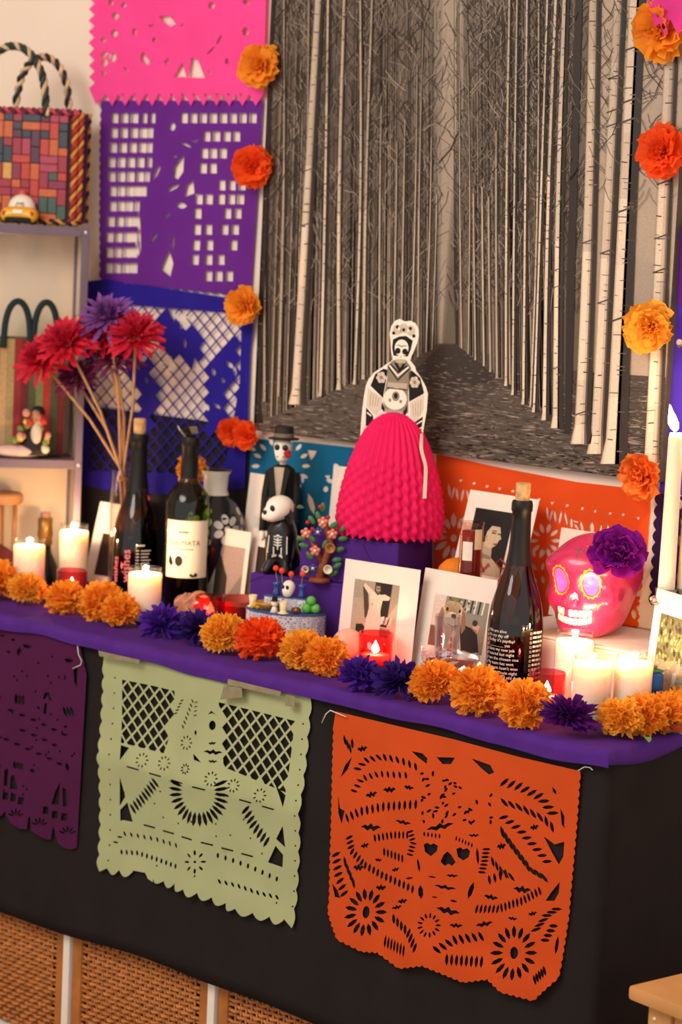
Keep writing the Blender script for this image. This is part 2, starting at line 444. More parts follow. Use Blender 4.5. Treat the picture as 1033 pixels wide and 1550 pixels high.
md = o.modifiers.new('thickness', 'SOLIDIFY'); md.thickness = 0.0018; md.offset = -1

# black paper sheet on the wall, low down behind the blue cut paper
tag(MB().box(-1.60, -1.10, 0.4265, 0.4295, 0.775, 1.106).build('black_paper_sheet', mat('black_paper', '#17131a', 0.8)), 'black paper sheet on the wall behind the lower half of the blue cut paper', 'paper')

# ------------------------------------------------------------------ big forest photograph
pic = root('forest_picture', 'large sepia photograph of a straight avenue of bare birch trees on the wall', 'picture', (-1.076, 0.41, 1.103))
PW, PH = 0.873, 0.90
MB().box(0, PW, 0.0, 0.0195, 0, PH, 0.001).build('canvas_block', mat('canvas_edge', '#4a4039', 0.7), pic)
gp_ = sheet('picture')
def gp(x, y):
    X, Z = gp_(x, y); return (X + 1.076, Z - 1.103)
P = Print(-0.0006, 0.00012); rnd = random.Random(11)
bounds = [(0.001, 0.001), (PW - 0.001, 0.001), (PW - 0.001, PH - 0.001), (0.001, PH - 0.001)]
def ppoly(pts, c):
    q = clip([gp(*p) for p in pts], bounds)
    if len(q) >= 3: P.poly(q, c)
def pline(pts, w, c):
    for (x0, y0), (x1, y1) in zip(pts, pts[1:]):
        dx, dy = x1 - x0, y1 - y0; l = math.hypot(dx, dy) or 1; a, b = -dy / l * w / 2, dx / l * w / 2
        ppoly([(x0 + a, y0 + b), (x0 - a, y0 - b), (x1 - a, y1 - b), (x1 + a, y1 + b)], c)
P.rect(0.001, 0.001, PW - 0.001, PH - 0.001, '#625548')
P.layer()
ppoly([(380, -200), (560, -200), (560, 560), (380, 640)], '#594c41')
ppoly([(780, -200), (870, -200), (860, 640), (760, 560)], '#54483e')
ppoly([(905, -200), (1060, -200), (1060, 580), (890, 580)], '#a5927f')       # grey sky on the right
P.layer()
for k, (w0, w1, c) in enumerate([(70, 18, '#6a5d51'), (50, 11, '#776a5c'), (32, 7, '#877869'), (17, 4, '#978775')]):
    ppoly([(690 - w0, -200), (690 + w0, -200), (684 + w0 * .6, 200), (676 + w1 * .7, 360), (668 + w1 * .3, 520), (668 - w1 * .3, 520), (672 - w1 * .7, 360), (680 - w0 * .6, 200)], c); P.layer()
# ground
ppoly([(380, 590), (520, 562), (668, 520), (690, 520), (800, 556), (1060, 575), (1060, 900), (380, 900)], '#463b34')
P.layer()
ppoly([(380, 592), (520, 566), (640, 536), (560, 620), (470, 720), (380, 760)], '#574a40'); ppoly([(760, 580), (900, 690), (1010, 700), (1010, 800), (600, 800), (690, 640)], '#52463c'); ppoly([(668, 522), (692, 522), (760, 575), (690, 590), (610, 580)], '#352b26')
P.layer()
for i in range(900):
    y = 560 + 165 * rnd.random(); x = rnd.uniform(380, 1010); t = (y - 520) / 200
    if y < 528 + .17 * abs(x - 680): continue
    l = rnd.uniform(5, 18) * (.35 + t); s_ = rnd.uniform(-.05, .28); h_ = rnd.uniform(.5, 1.3) * (.5 + t); ppoly([(x - l, y - l * s_), (x, y - h_), (x + l, y + l * s_), (x, y + h_)], rnd.choice(['#7b6c5f', '#8d7d6e', '#2a221d', '#342a25', '#695b4f', '#9a8979']))
P.layer()
for i in range(4200):
    y = 526 + 200 * rnd.random() ** 0.8; t = (y - 520) / 200
    x = rnd.uniform(380, 1020); edge = 520 + 0.17 * abs(x - 680)
    if y < edge + 4: continue
    l = rnd.uniform(1.5, 7) * (.4 + t); h_ = rnd.uniform(.35, .9) * (.5 + t); ppoly([(x - l, y), (x, y - h_), (x + l, y + l * .14), (x, y + h_)], rnd.choice(['#6d5f55', '#7c6d60', '#8f7f70', '#2f2722', '#544840', '#6a5c50', '#2a231f', '#3a302a']))
P.layer()
# hazy thin trunks far off
def mix(c, d, t): c, d = rgb(c), rgb(d); return tuple(c[i] + (d[i] - c[i]) * t for i in range(3))
for i in range(330):
    if rnd.random() < .5: x = 396 + 268 * rnd.random() ** .75; base = 640 - (x - 390) * .42; lean = -.03 * (660 - x) / 260
    else: x = 688 + 160 * rnd.random() ** 1.3; base = 520 + (x - 690) * .74; lean = .03 * (x - 690) / 200
    w = rnd.uniform(.8, 2.6) * (.45 + abs(x - 675) / 260); top = rnd.uniform(-160, 380); dark = rnd.random() < .5
    c1 = rnd.choice(['#332a24', '#3f352d', '#2b231e']) if dark else rnd.choice(['#6f6256', '#7d6f61', '#5f5349']); c2 = c1 if dark else rnd.choice(['#a8947f', '#c3ac94', '#96836f', '#b39d87'])
    n = 5
    for k in range(n):
        y0 = top + (base - top) * k / n; y1 = top + (base - top) * (k + 1) / n; q = lambda y: x - lean * (base - y)
        pline([(q(y0), y0), (q(y1), y1)], w * (.55 + .45 * k / n), mix(c1, c2, (k / (n - 1)) ** 1.6))
P.layer()
# twigs and branches
for rep in range(2):
    for i in range(1700):
        left = rnd.random() < .5
        x = rnd.uniform(392, 676) if left else rnd.uniform(686, 885); y = 520 * rnd.random() ** 1.25 - 40
        if abs(x - (690 - (y * .04))) < 10 + max(0, 160 - y) * .07 and rnd.random() < .8: continue
        a = rnd.uniform(-2.5, -0.65); l = rnd.uniform(6, 26); k = rnd.uniform(-.6, .6)
        c = rnd.choice(['#372d27', '#3c322b', '#463b33', '#2f2621', '#2a221d', '#8d7d6d', '#7e7063', '#a18f7d'])
        m1 = (x + l * math.cos(a), y + l * math.sin(a)); m2 = (m1[0] + l * .8 * math.cos(a + k), m1[1] + l * .8 * math.sin(a + k))
        pline([(x, y), m1, m2], rnd.uniform(.45, 1.0), c)
    P.layer()
for i in range(110):
    x = rnd.uniform(905, 1000); y = rnd.uniform(-20, 270); a = rnd.choice([rnd.uniform(-2.7, -1.9), rnd.uniform(-1.2, -.3)]); l = rnd.uniform(10, 30)
    pline([(x, y), (x + l * math.cos(a), y + l * math.sin(a)), (x + 1.8 * l * math.cos(a + .2), y + 1.8 * l * math.sin(a + .2))], .8, '#5d5046')
P.layer()
def trunk(xt, xb, yb, w, tone=1.0, t0=.62, marks=True, top=-200, bow=0.0, shade=.30):
    """birch trunk: shaded side, mid strip, pale side; darker up among the twigs"""
    def X(y): return xt + (xb - xt) * y / yb + bow * math.sin(PI * max(0, min(1, y / yb)))
    n = 9; ys = [top + (yb - top) * (k / n) for k in range(n + 1)]; ph = rnd.uniform(0, 6)
    W = lambda y: w * (.72 + .28 * max(0, (y + 100) / (yb + 100))) * (1 + (.45 * max(0, (y - yb + w * 1.3) / (w * 1.3)) if y > yb - w * 1.3 else 0))
    ys[-1:-1] = [yb - w * 1.2]; n = len(ys) - 1
    def strip(a, b, col):
        for k in range(n):
            y0, y1 = ys[k], ys[k + 1]; f = max(0, min(1, (y0 + y1) / 2 / yb)); tn = tone * (t0 + (1 - t0) * smoothstep(.15, .75, f)) * (1 + .10 * math.sin(ph + k * 2.1))
            c = tuple(min(1, v * tn) for v in rgb(col)); ppoly([(X(y0) + a * W(y0), y0), (X(y0) + b * W(y0), y0), (X(y1) + b * W(y1), y1), (X(y1) + a * W(y1), y1)], c)
    strip(-.5, .5, '#a08a76'); P.layer(); strip(-.47, .12, '#c9b198'); strip(.5 - shade, .5, '#332a25'); strip(.5 - shade - .1, .5 - shade, '#6a5b4e'); P.layer(); strip(-.40, -.05, '#dfc8ae')
    P.layer()
    if marks:
        y = top + rnd.uniform(0, 30)
        while y < yb - 10:
            l = rnd.uniform(.15, .55) * w; x = X(y) + rnd.uniform(-.48, .05) * w; pline([(x, y), (x + l, y + rnd.uniform(-1, 1.5))], rnd.uniform(.7, 2.0), rnd.choice(['#4a3f37', '#6b5c4f', '#3a302a'])); y += rnd.uniform(5, 30)
            if rnd.random() < .12: x = X(y); pline([(x - .5 * w, y), (x + .2 * w, y - w * .25), (x + .4 * w, y)], w * .09, '#4a3f37')
    for k in range(int(3 + w * .5)):
        y = rnd.uniform(-40, 330); s_ = rnd.choice([-1, 1]); l = rnd.uniform(10, 34); pline([(X(y) + s_ * w * .4, y), (X(y) + s_ * (w * .4 + l * .7), y - l * .8), (X(y) + s_ * (w * .4 + l), y - l * 1.6)], rnd.uniform(.7, 1.3), rnd.choice(['#3c322b', '#2f2621', '#6d5f52']))
    P.k -= 3
for a in [(664, 656, 529, 2.2), (657, 647, 533, 2.8), (699, 701, 527, 2.6), (708, 711, 536, 3.2), (644, 635, 540, 3.2), (720, 722, 545, 3.6), (634, 624, 545, 3.4), (733, 735, 554, 4), (618, 609, 551, 4.2), (745, 745, 563, 4.6), (603, 597, 557, 3.6), (756, 755, 572, 5), (583, 577, 565, 5)]: trunk(*a, tone=rnd.uniform(.6, .85), t0=.45, marks=False, top=rnd.uniform(40, 300), bow=rnd.uniform(-4, 4))
P.k += 3
for a in [(566, 553, 574, 6, .75), (548, 540, 582, 7, .85), (432, 424, 600, 5, .6), (774, 769, 584, 6, .9), (786, 780, 598, 7, .85), (801, 796, 612, 7.5, .95), (524, 516, 590, 8, .9), (832, 812, 624, 8, 1.0), (500, 489, 600, 9, .9), (845, 828, 636, 10, 1.0), (416, 404, 608, 7, .5), (859, 846, 648, 15, 1.0), (818, 806, 616, 5, .8), (470, 462, 604, 5, .55)]: trunk(*a[:4], tone=a[4], bow=rnd.uniform(-5, 5), shade=rnd.uniform(.25, .5))
P.k += 3
ppoly([(879, -200), (889, -200), (872, 420), (866, 655), (857, 655), (860, 420)], '#2b231f')
for a in [(486, 452, 612, 19, .95), (903, 883, 672, 24, 1.0), (941, 908, 687, 25, .95)]: trunk(*a[:4], tone=a[4], bow=rnd.uniform(-4, 4))
P.k += 3
for a in [(412, 387, 640, 17, .62), (967, 934, 702, 32, 1.0), (1022, 990, 716, 26, 1.0)]: trunk(*a[:4], tone=a[4], t0=.75, shade=.42 if a[0] < 1000 else .2)
P.k += 4
P.build('photo_print', print_mat('photo_ink', 0.5, 0.3, 0.10, 420), pic)
# ================================================================== cut tissue papers (papel picado)
def tissue(name, c, tr=0.25): return mat(name, c, 0.75, 0.06, 12, spec=0.15, translucent=tr)
def wrp(a, b, amp, base=0.0015):
    return lambda x, z: base + amp * (1 + noise2(x * a, z * b, 3)) * 0.5
rn = random.Random(5)
# ---- orange sheet on the front of the cloth
S = sheet('front', 480, 1060, 0.4066); T = []
ov = lambda *a, **k: T.append(oval(*a, **k))
T += [[(405, 535), (418, 528), (430, 536), (442, 530), (458, 540), (454, 560), (432, 578), (410, 562)], [(526, 552), (540, 545), (552, 553), (566, 548), (578, 560), (572, 582), (552, 594), (532, 580)], [(493, 560), (508, 574), (524, 600), (512, 614), (497, 606), (484, 614), (468, 598), (480, 572)]]
for b in [(512, 650, 46, 14), (437, 655, 32, 9), (486, 693, 86, 18), (518, 744, 28, 13), (446, 730, 22, 9), (497, 780, 92, 30), (210, 348, 46, 26), (278, 330, 50, 26), (350, 322, 38, 20), (208, 470, 76, 30), (328, 452, 62, 18), (465, 468, 106, 26), (592, 500, 44, 14), (325, 745, 38, 22), (244, 695, 42, 26), (160, 620, 42, 30), (298, 628, 30, 18), (350, 660, 30, 11), (694, 540, 34, 30), (655, 730, 56, 22), (770, 702, 66, 30), (630, 830, 66, 22), (735, 810, 38, 16), (808, 792, 34, 20), (527, 835, 52, 20), (304, 768, 40, 18), (185, 538, 34, 22), (235, 592, 26, 16), (176, 178, 40, 26), (815, 470, 34, 26)]:
    T.append(bat(*b[:4], rn.uniform(-.25, .3)))
T += [leaf(606, 578, 66, 10, 1.5), leaf(581, 705, 66, 16, 1.9), leaf(393, 712, 54, 18, 1.5), leaf(385, 612, 54, 9, 1.4)]
T += leafrow([(150, 262), (190, 222), (250, 208), (320, 222), (385, 250)], 11, 34, 10, 1.0)
T += leafrow([(140, 345), (175, 290), (240, 272), (350, 278)], 11, 30, 9, 1.35)
T += leafrow([(110, 440), (170, 412), (250, 395), (385, 385)], 14, 40, 10, 1.7)
T += leafrow([(215, 512), (290, 500), (350, 500)], 9, 34, 8, 1.6) + leafrow([(352, 480), (365, 530), (350, 580)], 7, 30, 8, 1.5)
T += leafrow([(125, 500), (135, 560), (180, 610), (250, 650), (370, 705)], 19, 34, 10, 1.25)
T += leafrow([(250, 560), (330, 590)], 6, 36, 8, 1.2)
T += leafrow([(75, 560), (85, 650), (110, 730)], 7, 40, 12, 1.2) + leafrow([(105, 590), (145, 690)], 4, 48, 10, 0.2)
T += sunburst(188, 787, 66, 46, 15, 15, kx=.85) + [oval(188, 787, 13, 23)]
T += sunburst(740, 938, 78, 48, 15, 16, kx=.82) + [oval(740, 938, 15, 23)]
T += sunburst(425, 835, 36, 22, 8, 13, kx=.95)
T += leafrow([(285, 805), (350, 860), (385, 925)], 8, 40, 11, 0.75) + leafrow([(262, 890), (345, 930)], 7, 50, 8, 1.2)
T += leafrow([(450, 930), (520, 890), (630, 875)], 8, 44, 12, 1.2) + leafrow([(490, 960), (635, 970)], 8, 46, 11, 1.5)
T += leafrow([(815, 860), (860, 800), (905, 770)], 6, 44, 11, 0.6) + leafrow([(850, 900), (890, 830)], 4, 36, 13, 1.1) + leafrow([(820, 1040), (860, 1000)], 5, 40, 10, 2.0) + [leaf(898, 910, 70, 12, 1.7)]
# plumes on the right
T += leafrow([(690, 300), (760, 320), (840, 360), (890, 430)], 9, 46, 13, -1.0) + leafrow([(690, 375), (770, 400), (850, 440), (890, 480)], 8, 46, 12, 0.55)
T += leafrow([(690, 425), (760, 480), (830, 560), (870, 610)], 9, 40, 12, -0.95) + leafrow([(690, 480), (740, 550), (800, 630), (860, 665)], 10, 52, 12, 0.35)
T += leafrow([(640, 545), (632, 600), (620, 645)], 7, 34, 9, 1.4) + leafrow([(655, 590), (700, 640), (740, 660)], 5, 44, 10, 0.5) + leafrow([(640, 670), (720, 640)], 4, 40, 10, 1.8)
T += leafrow([(595, 775), (680, 775), (770, 745), (840, 705)], 17, 38, 9, 1.8)
for i in range(46):
    x = rn.uniform(395, 660); y = rn.uniform(262, 460)
    if abs(y - 468) < 18 and 410 < x < 520: continue
    T.append(leaf(x, y, rn.uniform(14, 24), 9, rn.uniform(0, 3.1)))
T += leafrow([(400, 495), (470, 505)], 5, 20, 7, 1.4) + leafrow([(520, 510), (590, 540)], 6, 20, 6, 1.3)
T += [[(360, 188), (400, 196), (418, 215), (415, 235), (385, 212)], [(452, 210), (520, 212), (505, 236), (475, 236)], [(580, 215), (650, 240), (665, 268), (645, 275), (615, 250)], [(850, 505), (890, 535), (925, 525), (922, 580), (905, 610), (880, 565)],
      [(855, 745), (875, 715), (908, 675), (905, 715), (888, 745)], [(95, 285), (112, 240), (138, 208), (122, 255)], [(85, 350), (92, 400), (110, 410), (98, 458), (86, 420)], [(62, 680), (82, 705), (92, 735), (72, 730)], [(910, 400), (925, 430), (925, 475), (915, 460)], [(880, 320), (895, 335), (896, 350), (884, 340)]]
T += leafrow([(105, 140), (135, 185)], 3, 42, 9, 0.4) + [leaf(138, 160, 40, 10, 1.5)]
out = [(75, 40), (300, 92), (520, 145), (760, 210), (985, 262)] + wavy_edge((983, 270), (940, 800), 17, 6)[1:] + wavy_edge((940, 800), (905, 1030), 8, 6) + wavy_edge((905, 1030), (820, 1110), 5, 6) + wavy_edge((820, 1110), (700, 1078), 5, 6) + wavy_edge((700, 1078), (652, 1030), 3, 6) + wavy_edge((652, 1030), (560, 1042), 4, 6) + wavy_edge((560, 1042), (410, 980), 7, 6) + wavy_edge((410, 980), (320, 990), 4, 6) + wavy_edge((320, 990), (240, 932), 4, 6) + wavy_edge((240, 932), (180, 928), 3, 6) + wavy_edge((180, 928), (90, 885), 4, 6) + wavy_edge((90, 885), (52, 780), 5, 6) + wavy_edge((52, 780), (70, 90), 23, 5)
w = lambda x, z: 0.003 + 0.004 * (1 + noise2(x * .8, z * .8, 1)) * .5 + 0.006 * smoothstep(0.46, 0.41, z)
pap = tag(cut_paper('cut_paper', out, T, S, -0.0045, w, tissue('orange_tissue', '#dd5420')), 'orange cut paper with a large skull face pinned on the black cloth', 'papel picado', 'cut papers along the front of the cloth')
# ---- pale green sheet
S = sheet('front', 130, 970, 0.3485); T = []
regL = [(162, 168), (300, 192), (432, 225), (378, 340), (412, 500), (230, 452), (166, 505)]
T += lattice([(162, 168), (300, 195), (432, 226), (400, 330), (412, 500), (165, 440)], 47, 66, 5, skew=0.22, avoid=[oval(455, 360, 88, 120, 14)])
T += lattice([(585, 265), (912, 347), (882, 655), (612, 545)], 50, 70, 5.5, skew=0.25, avoid=[oval(548, 400, 66, 150, 14)], ox=10)
T += [[(166, 450), (202, 462), (168, 515)], [(838, 625), (884, 668), (878, 718), (862, 680)]]
T += [oval(560, 365, 14, 21), [(540, 318), (555, 302), (578, 322), (560, 312)], bat(561, 442, 34, 16), bat(566, 480, 80, 24, .12), bat(566, 520, 40, 16, .1), [(488, 485), (505, 505), (520, 525), (492, 512)], leaf(494, 395, 24, 8, 1.5)]
T += sunburst(510, 655, 118, 66, 15, 19, -.35, PI + .35, kx=.86)
T += leafrow([(205, 735), (260, 680), (325, 605)], 9, 56, 12, 1.85) + leafrow([(705, 720), (740, 800), (800, 880)], 8, 58, 14, 1.2)[::1]
T += [[(162, 588), (180, 675), (154, 716)], [(156, 732), (188, 700), (210, 785), (155, 775)], [(868, 800), (874, 895), (836, 858)], [(832, 888), (864, 928), (860, 982), (797, 960)]]
for i in range(7): t = i / 6; T.append(rect_h(225 + 585 * t, 549 + 172 * t, 54, 7, .28))
for i in range(6): t = i / 5; T.append(rect_h(282 + 425 * t, 804 + 125 * t, 52, 7, .26))
for x, y, r in [(262, 515, 26), (358, 528, 26), (452, 440, 26), (565, 595, 26), (660, 625, 24), (775, 668, 26), (455, 552, 18)]: T += sunburst(x, y, r, 15, 6, 9, kx=.85)
T += sunburst(487, 957, 40, 26, 9, 8, kx=.85) + [oval(487, 957, 6, 6, 6)]
T += leafrow([(430, 250), (395, 320)], 5, 20, 6, .8) + leafrow([(480, 250), (430, 380)], 7, 22, 6, -.9) + leafrow([(495, 255), (490, 330)], 4, 18, 5, 1.2)
T += leafrow([(125, 885), (165, 835), (230, 845), (310, 860), (415, 890)], 11, 26, 8, 1.05) + leafrow([(150, 915), (230, 920), (310, 945), (410, 980)], 12, 26, 9, 1.3)
T += leafrow([(565, 925), (640, 950), (720, 980), (850, 1040)], 9, 26, 10, 1.3) + leafrow([(575, 1040), (660, 1060), (760, 1095), (850, 1115)], 10, 28, 9, .8)
for k in range(13): T.append(oval(122 - 2 * k + 8, 160 + k * 66, 4, 5, 5)); T.append(oval(948 - 3.6 * k, 360 + k * 66, 4, 5, 5))
for i in range(70):
    x = rn.uniform(150, 850); y = rn.uniform(620, 1060) + (x - 500) * .23
    if any(abs(x - q[0][0]) < 34 and abs(y - q[0][1]) < 34 for q in T): continue
    T.append(oval(x, y, 4, 5, 5))
out = [(85, 45), (260, 82), (520, 135), (760, 190), (980, 240)] + wavy_edge((978, 250), (905, 1245), 12, 10)[1:]
bot = [(905, 1245), (870, 1205)]
sc = [((868, 1212), (808, 1195)), ((808, 1195), (735, 1178)), ((735, 1178), (660, 1160)), ((660, 1160), (620, 1135)), ((620, 1135), (560, 1110)), ((560, 1110), (500, 1090)), ((500, 1090), (440, 1075)), ((440, 1075), (400, 1050)), ((400, 1050), (350, 1040)), ((350, 1040), (302, 1015))]
for p, q in sc: bot += wavy_edge(p, q, 1, 26, sub=7)
bot += [(302, 1045), (280, 1030), (268, 1005), (215, 995)]
for p, q in [((212, 1003), (155, 992)), ((155, 992), (105, 985))]: bot += wavy_edge(p, q, 1, 26, sub=7)
out += bot + [(102, 985), (70, 1000)] + wavy_edge((66, 990), (85, 90), 14, 10)
def wg(x, z):
    f = abs(z - 0.578); return 0.003 + 0.010 * math.exp(-f * 22) + 0.006 * math.exp(-abs(x + 0.775) * 25) + 0.004 * smoothstep(0.45, 0.38, z)
pap = tag(cut_paper('cut_paper', out, T, S, -0.0045, wg, tissue('green_tissue', '#aeb383', .15)), 'pale green cut paper with net pattern taped on the black cloth', 'papel picado', 'cut papers along the front of the cloth')
tape = mat('masking_tape', '#857a5c', 0.6, 0.15, 80); S2 = S
for i, P4 in enumerate([[(85, 38), (265, 78), (262, 95), (90, 62)], [(650, 160), (880, 215), (875, 236), (645, 185)], [(630, 192), (708, 196), (712, 240), (615, 250)], [(900, 228), (940, 236), (938, 284), (898, 276)]]):
    q = [S2(*p) for p in P4]; me = MB().prism([(a, b) for a, b in q][::-1], -0.0222, -0.0218); me.build('tape', tape, pap)
# ---- dark purple sheet at the far left
k = .245; S = sheet('front', 0, 920, k); T = []
for b in [(20, 170, 34, 20), (90, 195, 34, 24), (180, 235, 60, 34), (130, 265, 30, 66), (440, 322, 54, 44), (60, 270, 30, 24)]: T.append(bat(*b, .3))
T += [[(468, 380), (492, 372), (490, 490), (472, 450)], [(275, 560), (285, 522), (310, 520), (330, 570), (316, 572), (300, 540), (288, 565)], [(285, 590), (300, 585), (295, 655), (275, 652)]]
T += leafrow([(100, 560), (160, 570)], 3, 70, 18, 1.4) + leafrow([(400, 640), (470, 640)], 3, 70, 20, 1.2)
for r, (x0, y0, n) in enumerate([(80, 630, 6), (150, 755, 4), (50, 810, 6)]):
    for i in range(n): T.append(bat(x0 + 66 * i, y0 + 30 * i, 44, 26, .25))
T += [[(40, 1000), (62, 990), (58, 1100), (36, 1095)], [(75, 1040), (95, 1030), (120, 1120), (72, 1115)], [(330, 1210), (352, 1130), (380, 1075), (375, 1215)], [(395, 1105), (420, 1120), (425, 1225), (398, 1225)]]
for x, y in [(45, 1160), (92, 1170), (138, 1190), (295, 1248), (350, 1275), (405, 1290)]: T.append(rect_h(x, y, 34, 46, .1))
T += leafrow([(90, 970), (150, 980)], 3, 50, 22, 1.2) + [leaf(430, 980, 56, 20, 1.3), leaf(208, 1005, 36, 20, .4)]
for x, y in [(110, 1290), (255, 1345), (425, 1400)]: T += sunburst(x, y, 34, 46, 12, 5, -2.7, -.4)
for i in range(60):
    x = rn.uniform(-150, 490); y = rn.uniform(300, 1200); T.append(oval(x, y, 6, 9, 5))
out = [(-420, -60), (0, 45), (260, 118), (505, 215)] + wavy_edge((520, 300), (548, 420), 2, 4)
out += [(548, 420), (520, 900), (492, 1300), (480, 1480), (440, 1492), (400, 1480), (365, 1450), (345, 1360), (338, 1350), (325, 1430), (290, 1428), (240, 1400), (205, 1370), (198, 1290), (188, 1290), (180, 1365), (130, 1360), (80, 1330), (48, 1280), (42, 1250), (30, 1270), (0, 1300), (-60, 1270), (-100, 1210), (-110, 1200), (-120, 1260), (-200, 1240), (-240, 1170), (-250, 1160), (-300, 1200), (-420, 1150)]
pap2 = tag(cut_paper('cut_paper', out, T, S, -0.0045, wrp(1, 1, .006, .003), tissue('dark_purple_tissue', '#4d1740', .1)), 'dark plum cut paper at the left end of the black cloth', 'papel picado', 'cut papers along the front of the cloth')
# loose ends of hanging thread
thr = mat('white_thread', '#d8cdbb', 0.6)
def thread(pl, pts, y, label):
    g = sheet(pl); tag(MB().tube([(g(*p)[0], y, g(*p)[1]) for p in pts], 0.0009, 5).build('thread', thr, None, True), label, 'thread')
thread('front', [(122, 972), (124, 990), (129, 1000), (127, 1006), (115, 1011)], -0.0135, 'white thread end hanging at the corner of the plum cut paper')
thread('front', [(493, 1093), (499, 1080), (506, 1074), (530, 1084)], -0.0145, 'white thread end at the left corner of the orange front paper')
thread('front', [(878, 1166), (888, 1160), (896, 1161), (900, 1165)], -0.010, 'white thread end at the right corner of the orange front paper')

# ---- wall sheets, left column
S = sheet('wall', 0, 0, 0.4066); T = []
for x, y, w_, h_ in [(440, 60, 26, 30), (435, 125, 26, 30), (430, 215, 26, 38), (395, 150, 20, 20), (400, 235, 26, 30), (470, 20, 20, 20), (425, 10, 20, 24), (930, 120, 24, 34), (800, 22, 26, 26), (545, 215, 20, 40), (510, 120, 16, 30), (585, 150, 16, 20), (930, 10, 24, 20), (860, 230, 14, 24)]: T.append(oval(x, y, w_ / 2, h_ / 2, 8))
T += [[(605, 62), (640, 58), (665, 90), (650, 102), (618, 82)], [(655, 288), (690, 232), (705, 288)], [(712, 290), (722, 215), (748, 225), (775, 292)], [(560, 95), (590, 92), (572, 104)], [(672, 100), (695, 88), (690, 100)], [(620, 230), (640, 215), (632, 250)], leaf(560, 230, 40, 12, 1.2), leaf(800, 190, 46, 9, -.8), leaf(830, 150, 46, 9, 2), leaf(480, 260, 30, 8, .8), leaf(790, 270, 26, 8, .6)]
T += [[(385, 205), (400, 188), (415, 200), (395, 222)], [(388, 262), (410, 270), (395, 290)]]
for i in range(11): T.append([(470 + 44 * i - 6, 350), (470 + 44 * i + 6, 350), (470 + 44 * i, 366)])
out = [(375, -300), (1010, -300), (990, 335)] + wavy_edge((990, 335), (420, 362), 11, -40, 'tooth', 2)[::1]
out = [(1010, -300), (995, 350)]
n = 12
for i in range(n): out += [(965 - 48.5 * i, 396), (940 - 48.5 * i, 352)]
out += [(370, 392)]
for i in range(9): out += [(344, 330 - 42 * i + 0), (364, 309 - 42 * i)]
out += [(376, -120), (376, -300)]
tag(cut_paper('cut_paper', out, T, S, 0.4235, wrp(1, 1, .006, .003), tissue('pink_tissue', '#ff4f9f')), 'hot pink cut paper with toothed edges at the top left of the picture', 'papel picado', 'cut papers on the wall')
# purple with little windows
T = []
rows = {440: [435, 472, 507, 543, 573] + [690 + 37 * i for i in range(8)], 495: [433, 470, 507, 540, 565], 508: [776, 812, 850, 886], 550: [430, 466, 502, 537, 563], 571: [766, 800, 836], 605: [425, 460, 495, 530, 563], 627: [760, 797, 880], 658: [425, 460, 493, 528, 555], 690: [830, 870, 908], 712: [428, 460, 492, 520, 543], 742: [745, 782, 828, 868, 903], 768: [427, 460, 490, 518], 795: [740, 852, 892], 825: [420, 455, 487, 515], 855: [738, 781, 842, 881], 883: [416, 450, 482, 507], 913: [735, 785, 875], 940: [416, 448, 480, 506], 967: [732, 782, 828], 998: [414, 446, 478, 506], 1028: [782, 820, 859]}
for y, xs in rows.items():
    for x in xs: T.append(rect_h(x, y, 27 if x not in (573, 565, 563, 555, 543, 518) else 18, 38, .03))
T += [oval(646, 472, 12, 16), [(662, 537), (685, 533), (690, 540)], [(705, 527), (745, 520), (735, 530)], [(650, 660), (655, 620), (692, 570), (688, 640), (668, 668)], [(690, 735), (700, 690), (725, 670), (728, 720)], leaf(650, 700, 60, 14, -.5), leaf(655, 583, 22, 8, 0), leaf(590, 640, 70, 14, -1.2), leaf(680, 765, 40, 22, .2), leaf(580, 885, 50, 12, -1.0), leaf(628, 805, 40, 10, -.8), [(605, 1000), (635, 930), (650, 980), (640, 1030)], leaf(528, 860, 160, 9, 1.5), leaf(650, 905, 70, 8, 1.7), leaf(700, 540, 40, 8, .5), leaf(520, 925, 60, 12, 1.4)]
out = [(385, 375), (985, 375), (965, 700), (940, 1075)] + wavy_edge((930, 1100), (380, 1040), 15, 8) + wavy_edge((378, 1035), (385, 380), 20, 5)
tag(cut_paper('cut_paper', out, T, S, 0.4255, wrp(1, 1, .005, .001), tissue('purple_tissue', '#6b2a90')), 'purple cut paper with rows of small windows beneath the pink one', 'papel picado', 'cut papers on the wall')
# royal blue with net
S = sheet('wall', 120, 400, 0.2711); T = []
av = [[(455, 250), (500, 280), (560, 340), (700, 380), (700, 560), (640, 545), (520, 530), (440, 430)], [(330, 640), (400, 560), (440, 640), (430, 960), (350, 960)], [(740, 560), (860, 400), (900, 430), (890, 640), (830, 720), (800, 960), (710, 960)], [(280, 560), (470, 540), (460, 600), (300, 620)]]
T += lattice([(95, 210), (945, 280), (935, 480), (905, 660), (885, 1180), (60, 1150)], 68, 82, 5, skew=0.08, avoid=av)
T += [[(510, 250), (550, 255), (545, 320), (525, 290)], [(570, 350), (585, 270), (600, 262), (610, 300), (580, 365)], leaf(600, 440, 60, 14, 1.5), [(505, 590), (520, 510), (545, 560), (530, 600)], [(640, 590), (655, 520), (680, 570), (660, 600)], [(800, 640), (815, 630), (825, 655), (805, 665)], leaf(850, 560, 60, 24, .8), leaf(760, 600, 50, 20, 1.4), leaf(390, 650, 40, 14, 1.4), leaf(470, 560, 60, 12, -.7), leaf(730, 800, 40, 16, 1.4), leaf(780, 790, 50, 16, .7), leaf(880, 600, 60, 18, 1.5), leaf(395, 500, 50, 12, .8), leaf(600, 350, 30, 10, 0)]
out = [(55, 95), (160, 85), (500, 135), (860, 190), (1000, 210), (965, 480), (935, 1250), (600, 1290), (200, 1270), (-20, 1220), (10, 700)]
